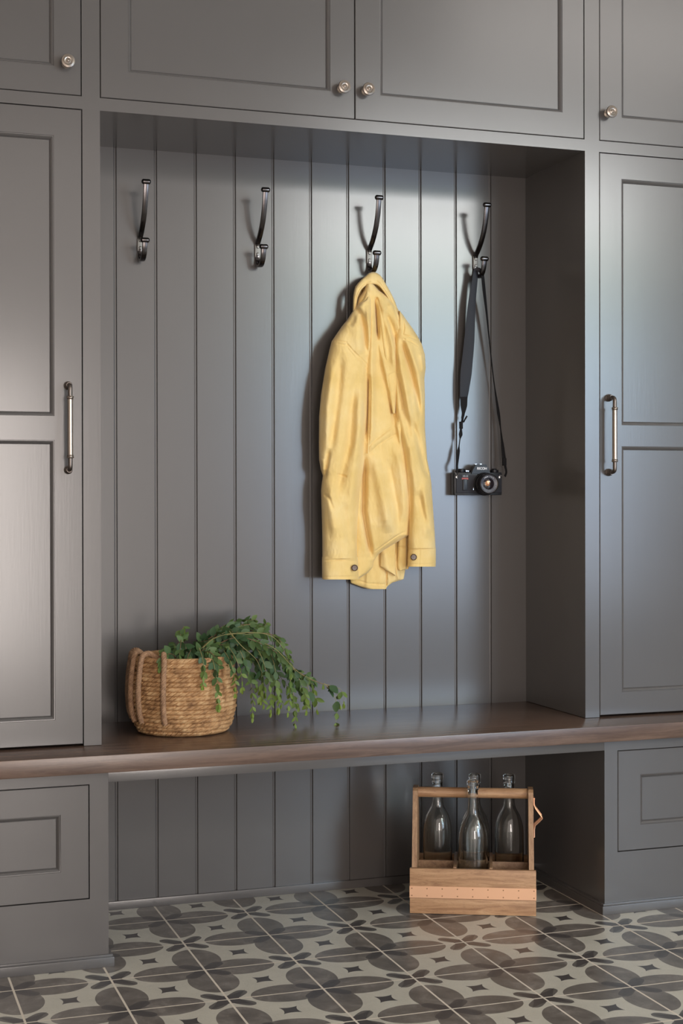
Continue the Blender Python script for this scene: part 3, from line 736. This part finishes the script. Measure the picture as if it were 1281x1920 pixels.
# ---------------------------------------------------------------- eucalyptus
eu = empty('leafy_branches', BC+Vector((.03, 0, .16)), label='bunch of green leafy branches arching out of the basket and drooping to the right', cat='plant')
def leaf(g, yo, base, d, L, W, nrm, young):
    d = d.normalized(); s = d.cross(nrm)
    if s.length < .01: s = d.cross(Vector((1, 0, 0)))
    s.normalize(); n = s.cross(d)
    prof = [(0, .06), (.18, .62), (.42, 1.0), (.68, .82), (.88, .42), (1.0, .02)]
    vs = []
    for t, w_ in prof:
        c = base+d*L*t-n*L*.10*t*t
        vs += [c-s*W*.5*w_+n*W*.10*w_, c, c+s*W*.5*w_+n*W*.10*w_]
    fs = []
    for i in range(len(prof)-1):
        fs += [(3*i, 3*i+1, 3*i+4, 3*i+3), (3*i+1, 3*i+2, 3*i+5, 3*i+4)]
    g.add(vs, fs, None, True); yo += [young]*len(vs)
RB = random.Random(12)
def branch(pts, dens=1.0, young_end=.6, size=1.0, thick=.0016, leaves=True, young0=0.0):
    P = spline(pts, 10); n = len(P)
    g = MB(); g.tube(P, [thick*(1-.65*i/(n-1)) for i in range(n)], 6)
    st = g.build('stem', STEM if young_end < .75 else STEM_Y, eu)
    if not leaves: return
    L = [0]
    for i in range(1, n): L.append(L[-1]+(P[i]-P[i-1]).length)
    lg = MB(); yo = []; step = .0135/dens; s = RB.uniform(.3, 1)*step; tot = L[-1]; q = 0; i = 0
    while s < tot:
        while L[i+1] < s: i += 1
        t = (P[i+1]-P[i]).normalized(); p = P[i].lerp(P[i+1], (s-L[i])/max(1e-6, L[i+1]-L[i])); fr = s/tot
        ang = q*PI/2+RB.uniform(-.5, .5); q += 1
        ref = Vector((0, 1, 0)) if abs(t.y) < .8 else Vector((1, 0, 0)); u = (ref-t*ref.dot(t)).normalized(); v = t.cross(u)
        for sg in (0, PI):
            r = u*math.cos(ang+sg)+v*math.sin(ang+sg)
            d = (r*RB.uniform(.3, 1.1)+t*RB.uniform(.3, 1.2)+Vector((0, 0, -1))*RB.uniform(.0, 1.0))
            Lf = size*(.0235-.0100*fr**2)*RB.uniform(.75, 1.15); young = max(0, min(1, (fr-.35)*1.4*young_end+young0+RB.uniform(-.12, .12)))
            if P[i].y+d.y*.02 > BACK-.012: d.y = -abs(d.y)
            leaf(lg, yo, p, d, Lf, Lf*RB.uniform(.5, .74)*(1-.3*young), (Vector((RB.uniform(-1, 1), -1, RB.uniform(-.6, 1.2)))).normalized(), young)
        s += step*RB.uniform(.75, 1.25)*(1-.35*fr)
    for k in range(3):   # shoot tip
        leaf(lg, yo, P[-1], Vector((RB.uniform(-.3, .3), RB.uniform(-.3, .3), -1)), .013*size, .0052*size, Vector((RB.uniform(-1, 1), -1, 0)).normalized(), min(1, young_end+.3))
    ob = lg.build('leaves', LEAF, st, sharp=80, weld=False)
    a = ob.data.attributes.new('young', 'FLOAT', 'POINT'); a.data.foreach_set('value', yo)
def P3(l): return [at(a, b_, y) for (a, b_, y) in l]
MAIN = [
    [(352, 1262, .14), (372, 1215, .13), (415, 1186, .12), (462, 1187, .10), (510, 1190, .09), (536, 1216, .08), (546, 1245, .08)],
    [(355, 1260, .15), (385, 1205, .16), (430, 1175, .16), (480, 1172, .15), (500, 1180, .14)],
    [(350, 1258, .13), (362, 1220, .14), (400, 1195, .15), (440, 1185, .15), (490, 1203, .13), (530, 1240, .12), (560, 1262, .11), (580, 1273, .10)],
    [(360, 1265, .12), (400, 1215, .09), (450, 1195, .07), (505, 1215, .05), (535, 1240, .05), (545, 1262, .05)],
    [(365, 1262, .16), (420, 1215, .18), (470, 1205, .19), (520, 1235, .20), (560, 1285, .20), (575, 1320, .2)],
    [(345, 1262, .10), (350, 1222, .08), (338, 1190, .09), (345, 1175, .1)],
    [(340, 1262, .15), (330, 1220, .16), (345, 1190, .18)],
    [(345, 1262, .12), (325, 1228, .08), (308, 1232, .05), (300, 1250, .04)],
    [(365, 1262, .12), (385, 1225, .06), (400, 1228, .035), (408, 1250, .02)],
    [(372, 1262, .16), (400, 1190, .22), (440, 1166, .23), (480, 1162, .22)],
    [(372, 1262, .16), (420, 1200, .2), (455, 1180, .2), (485, 1185, .17), (500, 1168, .17)],
    [(350, 1262, .12), (370, 1228, .09), (395, 1212, .08), (425, 1208, .07)],
    [(352, 1262, .14), (360, 1230, .13), (375, 1205, .12), (400, 1200, .1)],
    [(362, 1262, .14), (400, 1222, .13), (440, 1218, .12), (470, 1235, .11)],
    [(362, 1262, .14), (420, 1230, .14), (460, 1225, .14), (500, 1250, .13), (515, 1275, .13)],
    [(345, 1262, .12), (345, 1228, .13), (326, 1208, .13)],
    [(350, 1262, .1), (375, 1230, .07), (390, 1220, .05)],
    [(345, 1262, .14), (338, 1226, .14), (318, 1216, .12), (306, 1222, .11)],
    [(352, 1262, .16), (366, 1215, .18), (392, 1190, .19)],
    [(370, 1262, .12), (410, 1225, .10), (445, 1222, .09), (465, 1240, .09)],
    [(372, 1262, .12), (430, 1212, .11), (480, 1214, .10), (512, 1240, .10)],
]
for i, m_ in enumerate(MAIN): branch(P3(m_), dens=1.05, young_end=.35, size=1.22, thick=.0015)
HANG = [
    [(430, 1183, .10), (448, 1215, .06), (462, 1250, .05), (472, 1290, .05), (474, 1345, .05)],
    [(470, 1200, .08), (490, 1230, .06), (500, 1265, .05), (508, 1300, .05), (508, 1335, .05)],
    [(505, 1215, .08), (515, 1250, .07), (518, 1280, .07), (522, 1330, .07)],
    [(520, 1215, .09), (537, 1245, .08), (545, 1280, .08), (540, 1335, .08)],
    [(480, 1205, .12), (500, 1240, .14), (520, 1280, .14), (528, 1320, .14)],
    [(545, 1245, .09), (560, 1270, .09), (573, 1305, .09), (575, 1332, .09)],
    [(535, 1240, .09), (546, 1280, .09), (553, 1320, .09), (553, 1368, .09)],
    [(575, 1280, .1), (582, 1300, .1), (594, 1312, .1), (594, 1330, .1)],
    [(608, 1281, .1), (622, 1298, .1), (632, 1322, .1), (629, 1364, .1)],
    [(606, 1282, .1), (628, 1288, .1), (640, 1295, .1), (645, 1318, .1)],
    [(374, 1215, .04), (380, 1235, .016), (382, 1258, .006), (380, 1285, .004)],
    [(395, 1225, .05), (402, 1250, .012), (407, 1280, .005), (410, 1325, .004)],
    [(420, 1220, .07), (432, 1240, .02), (440, 1270, .012), (441, 1300, .01)],
    [(420, 1200, .09), (440, 1230, .05), (452, 1262, .04), (455, 1292, .04)],
    [(455, 1215, .1), (460, 1245, .08), (480, 1280, .08), (494, 1320, .08)],
    [(445, 1195, .14), (470, 1235, .13), (490, 1270, .12), (497, 1300, .12)],
    [(340, 1200, .08), (337, 1225, .05), (336, 1245, .04)],
    [(360, 1215, .08), (352, 1232, .05), (350, 1250, .04)],
    [(400, 1195, .12), (410, 1220, .08), (425, 1245, .06)],
    [(500, 1225, .15), (520, 1260, .16), (540, 1290, .16), (560, 1325, .16)],
    [(486, 1235, .08), (492, 1275, .07), (488, 1312, .07)],
    [(560, 1262, .12), (585, 1282, .13), (590, 1305, .13)],
]
branch(P3([(575, 1271, .10), (592, 1278, .10), (608, 1283, .10), (622, 1291, .10), (634, 1306, .10), (638, 1322, .1)]), dens=.34, young_end=.7, size=.9, thick=.0009)
branch(P3([(535, 1240, .11), (560, 1260, .10), (585, 1275, .10), (606, 1283, .1)]), dens=.4, young_end=.4, size=1.05, thick=.0012)
for i, m_ in enumerate(HANG): branch(P3(m_), dens=.66 if i not in (7, 8, 9) else .42, young_end=.95 if i not in (16, 17, 18) else .4, size=RB.uniform(.95, 1.15), thick=.0009, young0=.03)
for m_ in ([(425, 1190, .07), (470, 1186, .05), (507, 1192, .045), (530, 1214, .045), (543, 1246, .05)], [(470, 1196, .08), (515, 1216, .04), (545, 1246, .045), (565, 1264, .06), (606, 1283, .09)],
           [(380, 1215, .07), (400, 1198, .06), (432, 1188, .05), (470, 1190, .05)], [(372, 1222, .1), (395, 1200, .1), (440, 1178, .12), (470, 1170, .14)], [(432, 1186, .05), (452, 1210, .03), (480, 1236, .03), (492, 1262, .035)]):
    branch(P3(m_), leaves=False, young_end=1, thick=.0010)
# ---------------------------------------------------------------- crate with bottles
A0 = Vector((1.3047, .0576, 0)); A1 = Vector((1.5776, -.0667, 0)); CW = (A1-A0).length; ca = math.atan2(A1.y-A0.y, A1.x-A0.x)
CD = .178
cr = empty('bottle_crate', A0, ca, label='brown wooden bottle carrier with a copper band on the tiled floor under the bench', cat='crate')
def TW(x, y, z): c, s = math.cos(ca), math.sin(ca); return Vector((A0.x+x*c-y*s, A0.y+x*s+y*c, z))
def cbox(name, a, c, m, bev=.0012, parent=cr, **k):
    g = MB(); g.box(a, c, bev=bev); g.v = [TW(*v) for v in g.v]; return g.build(name, m, parent, **k)
ZF0, ZF1 = .001, .1085
fb = cbox('front_board', (0, 0, .0385), (CW, .011, ZF1), MANGO)
cbox('front_board', (0, 0, ZF0), (CW, .011, .0375), MANGO)
cbox('back_board', (0, CD-.011, ZF0), (CW, CD, .105), MANGO)
cbox('bottom_board', (.011, .011, .002), (CW-.011, CD-.011, .010), MANGO_D)
# copper band
g = MB(); g.box((-.0006, -.0008, .0385), (CW+.0006, .0004, .0665)); g.box((-.0006, 0, .0385), (.0004, CD, .0665)); g.box((CW-.0004, 0, .0385), (CW+.0006, CD, .0665)); g.v = [TW(*v) for v in g.v]
band = g.build('copper_band', COPPER_S, cr)
for i in range(9):
    for z in (.0440, .0610):
        g = MB(); g.lathe([(.0016, 0), (.0014, .0006), (0, .0009)], TW(.005+(CW-.010)*i/8, -.0008, z), TW(0, -1, 0)-TW(0, 0, 0), 8); g.build('nail', NAIL, band)
# end boards, tapering towards the round handle bar
CH = .288
for x0 in (.0045, CW-.0165):
    g = MB(); prof = [(.011, .002), (CD-.011, .002), (CD-.011, .105), (CD/2+.034, .255), (CD/2+.026, CH-.006), (CD/2+.018, CH), (CD/2-.018, CH), (CD/2-.026, CH-.006), (CD/2-.034, .255), (.011, .105)]
    n = len(prof); vs = [TW(x0, y, z) for y, z in prof]+[TW(x0+.012, y, z) for y, z in prof]
    g.add(vs, [tuple(range(n)), tuple(range(2*n-1, n-1, -1))]+[(i, (i+1) % n, n+(i+1) % n, n+i) for i in range(n)]); g.build('end_board', MANGO_V, cr)
g = MB(); g.tube([TW(.016, CD/2, CH-.0135), TW(CW/2, CD/2, CH-.0135), TW(CW-.016, CD/2, CH-.0135)], .0125, 22); g.build('handle_bar', MANGO, cr)
cbox('divider', (.0165, CD/2-.004, .010), (CW-.0165, CD/2+.004, .108), MANGO_D)
for x in (CW*.358, CW*.645): cbox('divider', (x-.004, .011, .010), (x+.004, CD-.011, .1115), MANGO_D)
# copper bottle opener on the right end
g = MB(); X = CW-.0045
op = [(X+.0025, CD/2, .264), (X+.0025, CD/2, .250), (X+.006, CD/2, .241), (X+.020, CD/2, .222), (X+.0215, CD/2, .217), (X+.0155, CD/2, .210), (X+.0045, CD/2, .200), (X+.0025, CD/2, .190), (X+.0025, CD/2, .172)]
for dy in (-.011, .011): g.tube([TW(a, b_+dy, c) for a, b_, c in op], .0022, 8)
for i in (0, 4, 8): a, b_, c = op[i]; g.tube([TW(a, b_-.011, c), TW(a, b_+.011, c)], .0022, 8)
pl = MB()
g.build('bottle_opener', COPPER, cr, label='bent copper bottle opener')
def make_bottle():
    R = .0358
    outer = [(.0, .004), (.020, .0015), (R-.004, 0), (R-.001, .0025), (R, .007), (R, .150), (R-.0003, .164), (R-.0018, .177), (R-.0048, .190), (R-.0092, .202), (R-.0145, .212), (.0172, .2195), (.0148, .226), (.0136, .234), (.0121, .262), (.0120, .279), (.0146, .281), (.0150, .285), (.0138, .288), (.0134, .290), (.0146, .292), (.0148, .298), (.0138, .3015), (.0120, .3025)]
    th = .0022
    inner = [(.0098, .3015), (.0094, .280), (.0097, .262), (.0112, .234), (.0124, .225), (.0150, .2175), (R-.0163, .2105), (R-.0112, .2008), (R-.0068, .189), (R-.0040, .1763), (R-.0025, .164), (R-th, .150), (R-th, .012), (R-.006, .006), (.018, .008), (.0, .0145)]
    g = MB(); g.lathe(outer+inner, (0, 0, 0), (0, 0, 1), 40)
    return g.build('glass_bottle', GLASS, None, sharp=60)
bt = make_bottle()
BZZ = .0105
slots = [(.0165+.046, .75*CD-.002, 'clear glass bottle at the left end of the wooden carrier'),
         (CW*.515, .75*CD-.002, 'clear glass bottle in the middle of the back row, half hidden behind the front one'),
         (CW-.0165-.045, .75*CD-.002, 'clear glass bottle at the right end of the wooden carrier, nearest the copper opener'),
         (CW*.502, .25*CD+.003, 'clear glass bottle standing alone in the front row of the wooden carrier')]
for i, (x, y, l) in enumerate(slots):
    o = bt if i == 0 else bt.copy()
    if i: COL.objects.link(o)
    o.location = TW(x, y, BZZ); tag(o, l, 'bottle', 'empty glass bottles in the carrier')
# ---------------------------------------------------------------- film camera on its strap
CY0 = BACK-.008          # back of the camera
pc = at(895, 905, CY0-.02)
pcam = empty('film_camera', pc, math.radians(-4), label='black film camera with a round lens, hanging by its neck strap from the rightmost hook', cat='camera')
def CWd(x, y, z):   # local: x right, y into the wall, z up, origin = centre of the body front
    c, s = math.cos(math.radians(-4)), math.sin(math.radians(-4)); return Vector((pc.x+x*c-y*s, pc.y+x*s+y*c, pc.z+z))
def cbuild(g, name, m, parent=pcam, **k):
    f = parent is not lens_root and name != 'lens_barrel' and name != 'maker_name'
    g.v = [CWd(v.x*1.06 if f else v.x, v.y, (v.z*1.2 if f else v.z)) for v in g.v]; return g.build(name, m, parent, **k)
lens_root = 0
W2_, HB = .062, .028
g = MB(); g.box((-W2_, -.008, -.0270), (W2_, .018, .0225), bev=.003); body = cbuild(g, 'camera_body', CAMBODY)
g = MB(); g.box((-.0575, -.0105, -.0225), (.0610, -.0075, .0165), bev=.0012); cbuild(g, 'grip_covering', GRIP, body)
g = MB(); g.box((-W2_+.001, -.0086, -.0268), (W2_-.001, .016, -.0232), bev=.001); cbuild(g, 'bottom_plate', CAMBODY, body)
# prism hump
g = MB(); pz = [(-.0225, .019), (-.0190, .0275), (-.010, .0395), (.015, .0395), (.0235, .0275), (.0265, .019)]
n = len(pz); vs = [(x+.004, -.0115, z) for x, z in pz]+[(x*.85+.004, .010, z) for x, z in pz]
g.add(vs, [tuple(range(n)), tuple(range(2*n-1, n-1, -1))]+[(i, (i+1) % n, n+(i+1) % n, n+i) for i in range(n)]); cbuild(g, 'prism_housing', CAMBODY, body)
for x in (-.004, .009):
    g = MB(); g.box((x-.0022, -.002, .0395), (x+.0022, .012, .0405)); cbuild(g, 'hot_shoe_rail', CHROME, body)
g = MB(); g.lathe([(.0085, 0), (.009, .002), (.009, .0065), (.008, .0075), (0, .0078)], (-.0395, .004, .0225), (0, 0, 1), 24); cbuild(g, 'shutter_dial', CAMBODY, body)
g = MB(); g.lathe([(.007, 0), (.007, .004), (.004, .0046), (0, .0046)], (-.0235, .003, .0225), (0, 0, 1), 20); cbuild(g, 'shutter_dial', CAMBODY, body)
g = MB(); g.lathe([(.010, 0), (.0105, .002), (.0105, .006), (.0065, .0066), (.0055, .009), (0, .0095)], (.046, .004, .0215), (0, 0, 1), 24); cbuild(g, 'rewind_knob', CAMBODY, body)
for x in (-.029, -.0255, -.031):
    g = MB(); g.box((x-.0007, -.0075, .024), (x+.0007, -.006, .0262)); cbuild(g, 'shutter_mark', CHROME, body)
g = MB(); g.box((-.0415, -.0135, -.0170), (-.0300, -.010, .0075), bev=.0012); g.box((-.0395, -.0145, -.015), (-.0375, -.0135, .0055)); cbuild(g, 'finger_grip', CAMBODY, body)
# lens
LX, LZ = .0155, -.0035
g = MB(); g.lathe([(.0300, -.001), (.0300, .004), (.0275, .006), (.0285, .010), (.0285, .020), (.0265, .022), (.0270, .030), (.0262, .038), (.0250, .0395), (.0240, .0385), (.0238, .0372)], (LX, -.0085, LZ), (0, -1, 0), 48, caps=False)
lens = cbuild(g, 'lens_barrel', CAMBODY); lens_root = lens
g = MB(); g.lathe([(.0239, .0372), (.0205, .0362), (.0150, .0350), (.0146, .0325)], (LX, -.0085, LZ), (0, -1, 0), 48, caps=False); cbuild(g, 'lens_ring', LENSRING, lens)
g = MB(); g.lathe([(.0243, .0391), (.0239, .0397), (.0235, .0391)], (LX, -.0085, LZ), (0, -1, 0), 48, caps=False); cbuild(g, 'rim_line', PEWTER, lens)
g = MB(); g.lathe([(.0149, .0325), (.0120, .0342), (.0070, .0355), (0, .0360)], (LX, -.0085, LZ), (0, -1, 0), 40, caps=False); cbuild(g, 'front_element', LENSGLASS, lens)
g = MB(); g.lathe([(.0066, .0357), (.0035, .0362), (0, .0364)], (LX-.003, -.0085, LZ+.001), (0, -1, 0), 24, caps=False); cbuild(g, 'painted_lens_reflection', LENSAMBER, lens)  # off-centre amber disc paints a reflection onto the front element
g = MB(); g.box((-.0165, -.018, -.0155), (-.0150, -.0165, -.0105)); cbuild(g, 'lens_release', CHROME, body)
def text(s, size, loc, m, parent, name, ext=.0003, arc=None):
    objs = []
    cu = bpy.data.curves.new(name, 'FONT'); cu.body = s; cu.size = size; cu.extrude = ext; cu.align_x = 'CENTER'; cu.align_y = 'CENTER'; cu.offset = size*.035
    tmp = bpy.data.objects.new('tmp', cu); COL.objects.link(tmp)
    dg = bpy.context.evaluated_depsgraph_get(); me = bpy.data.meshes.new_from_object(tmp.evaluated_get(dg))
    vs = [Vector((v.co.x, -v.co.z, v.co.y)) for v in me.vertices]; fs = [tuple(p.vertices) for p in me.polygons]
    bpy.data.objects.remove(tmp); bpy.data.curves.remove(cu)
    return vs, fs
def put_text(s, size, x, y, z, m, name, parent, xs=1.0):
    vs, fs = text(s, size, None, m, parent, name); g = MB(); g.add([(v.x*xs+x, v.y+y, v.z+z) for v in vs], fs); return cbuild(g, name, m, parent, weld=True)
put_text('RICOH', .0088, .0090, -.0119, .0365, LETTER, 'maker_name', body)
put_text('i', .0060, .0210, -.0119, .0315, LETTER_G, 'small_mark', body)
put_text('XR-2S', .0050, -.0345, -.0112, .0140, LETTER_G, 'model_name', body, 1.1)
g = MB(); g.box((-.0435, -.0112, .0065), (-.0270, -.0104, .0105)); cbuild(g, 'red_label', LETTER_R, body)
# lettering engraved round the lens ring
def ring_text(s, a0, a1, r, size):
    g = MB(); n = len(s)
    for i, ch in enumerate(s):
        if ch == ' ': continue
        a = math.radians(a0+(a1-a0)*i/max(1, n-1)); vs, fs = text(ch, size, None, None, None, 'x')
        c, sn = math.cos(a), math.sin(a); rot = a-PI/2
        out = []
        for v in vs:
            x = v.x*math.cos(rot)-v.z*math.sin(rot); z = v.x*math.sin(rot)+v.z*math.cos(rot); out.append((LX+r*c+x, v.y-.0085-.0367, LZ+r*sn+z))
        g.add(out, fs)
    return g
cbuild(ring_text('50mm', 128, 100, .0190, .0033), 'lens_lettering', LETTER, lens)
cbuild(ring_text('1:2.0', 82, 52, .0190, .0033), 'lens_lettering', LETTER, lens)
cbuild(ring_text('RIKENON', 230, 182, .0190, .0030), 'lens_lettering', LETTER_G, lens)
cbuild(ring_text('LENS MADE IN JAPAN', 372, 268, .0190, .0026), 'lens_lettering', LETTER_G, lens)
# strap lugs (triangular rings)
for sx in (-1, 1):
    x = sx*(W2_-.006); g = MB(); tri = [(x-.0055, -.013, .022), (x, -.013, .0125), (x+.0055, -.013, .022)]
    if sx > 0: tri = [(x-.001, -.011, .0165), (x+.001, -.012, .0105), (x+.0065, -.010, .0135), (x-.001, -.011, .0165)]
    g.tube(tri, .0009, 8); g.lathe([(.0035, 0), (.003, .002), (0, .003)], (x, -.0085, .0120), (0, -1, 0), 14); cbuild(g, 'strap_lug', CHROME, body)
# strap: over the lower arm of the hook
hx, hz = HX[3], HZ
strap = empty('camera_strap', (hx, BACK-.03, hz-.04), label='black leather neck strap looped over the rightmost hook above the camera', cat='strap')
def ribbon(g, rows, m, th=.0014):
    """rows of (px,py,Y,half_width_m,twist); flat band facing the room"""
    pts = spline([Vector((*at(a, b_, y),)) for a, b_, y, _, _ in rows], 6)
    n = len(pts); R_ = len(rows)-1; vs = []
    for i, p in enumerate(pts):
        f = i/6; k = min(int(f), R_-1); t = f-k
        w_ = rows[k][3]*(1-t)+rows[k+1][3]*t; tw = rows[k][4]*(1-t)+rows[k+1][4]*t
        tan = (pts[min(i+1, n-1)]-pts[max(i-1, 0)]).normalized(); side = tan.cross(Vector((0, -1, 0)))
        if side.length < .05: side = Vector((1, 0, 0))
        side.normalize(); nn = side.cross(tan)
        s2 = side*math.cos(tw)+nn*math.sin(tw); n2 = -side*math.sin(tw)+nn*math.cos(tw)
        vs += [p+s2*w_+n2*th*.4, p+n2*th, p-s2*w_+n2*th*.4, p-s2*w_-n2*th*.4, p-n2*th, p+s2*w_-n2*th*.4]
    fs = []
    for i in range(n-1):
        for k in range(6): fs.append((6*i+k, 6*i+(k+1) % 6, 6*i+6+(k+1) % 6, 6*i+6+k))
    fs += [(0, 1, 2, 3, 4, 5), tuple(6*(n-1)+k for k in (5, 4, 3, 2, 1, 0))]
    g.add(vs, fs, m, True)
YS = BACK-.034
g = MB()
ribbon(g, [(906, 516, YS-.008, .0045, .5), (900, 507, YS-.004, .0055, .3), (893, 507, YS, .0062, 0), (891, 520, YS+.003, .0075, 0), (885, 570, YS+.004, .0105, 0), (880, 640, YS+.006, .0140, -.1), (874, 700, YS+.008, .0155, -.1), (870, 742, YS+.010, .0110, 0), (869.5, 748, YS+.010, .0098, 0)], LEATHER, .0018)
g.build('neck_pad', LEATHER, strap)
g = MB(); ribbon(g, [(870, 744, YS+.009, .0100, 0), (870, 760, YS+.010, .0092, 0), (869, 775, YS+.011, .0040, 0), (867, 785, YS+.011, .0032, 0)], WEB, .0022); g.build('strap_end', WEB, strap)
g = MB(); ribbon(g, [(868, 782, YS+.011, .0032, .2), (865, 800, YS+.010, .0042, .9), (864, 815, YS+.010, .0052, 0), (862, 828, YS+.010, .0015, 1.4), (860, 845, YS+.008, .0045, .3), (858.5, 862, YS+.004, .0040, .5), (857, 873, YS-.002, .0035, .2), (857.5, 884, YS-.001, .0035, 0)], WEB); g.build('webbing', WEB, strap)
g = MB(); P = at(865, 797, YS+.007); g.box((P.x-.0048, P.y-.003, P.z-.010), (P.x+.0040, P.y+.003, P.z+.009), bev=.0015)
g.tube([at(869, 792, YS+.006), at(874, 783, YS+.004), at(876, 780, YS+.003)], 1, 10, sq=(.0020, .0035)); g.build('strap_buckle', WEB, strap)
g = MB(); ribbon(g, [(902, 508, YS-.004, .0055, .3), (905, 516, YS-.008, .0050, .3), (908, 545, YS-.004, .0055, .4), (913, 590, YS+.002, .0048, .7), (920, 660, YS+.008, .0030, .9), (925, 705, YS+.010, .0014, 1.3), (929, 735, YS+.012, .0030, .6), (935, 775, YS+.012, .0046, .3), (939, 805, YS+.010, .0030, .8), (943, 840, YS+.006, .0048, .2), (945, 858, YS+.004, .0052, 0), (947, 872, YS, .004, .4), (949.5, 885, YS-.001, .004, .6), (947, 893, YS-.004, .004, .5)], WEB, .0016); g.build('webbing', WEB, strap)
g = MB(); P = at(946, 866, YS); g.box((P.x-.0055, P.y-.003, P.z-.010), (P.x+.005, P.y+.003, P.z+.010), bev=.0015); g.build('strap_buckle', WEB, strap)
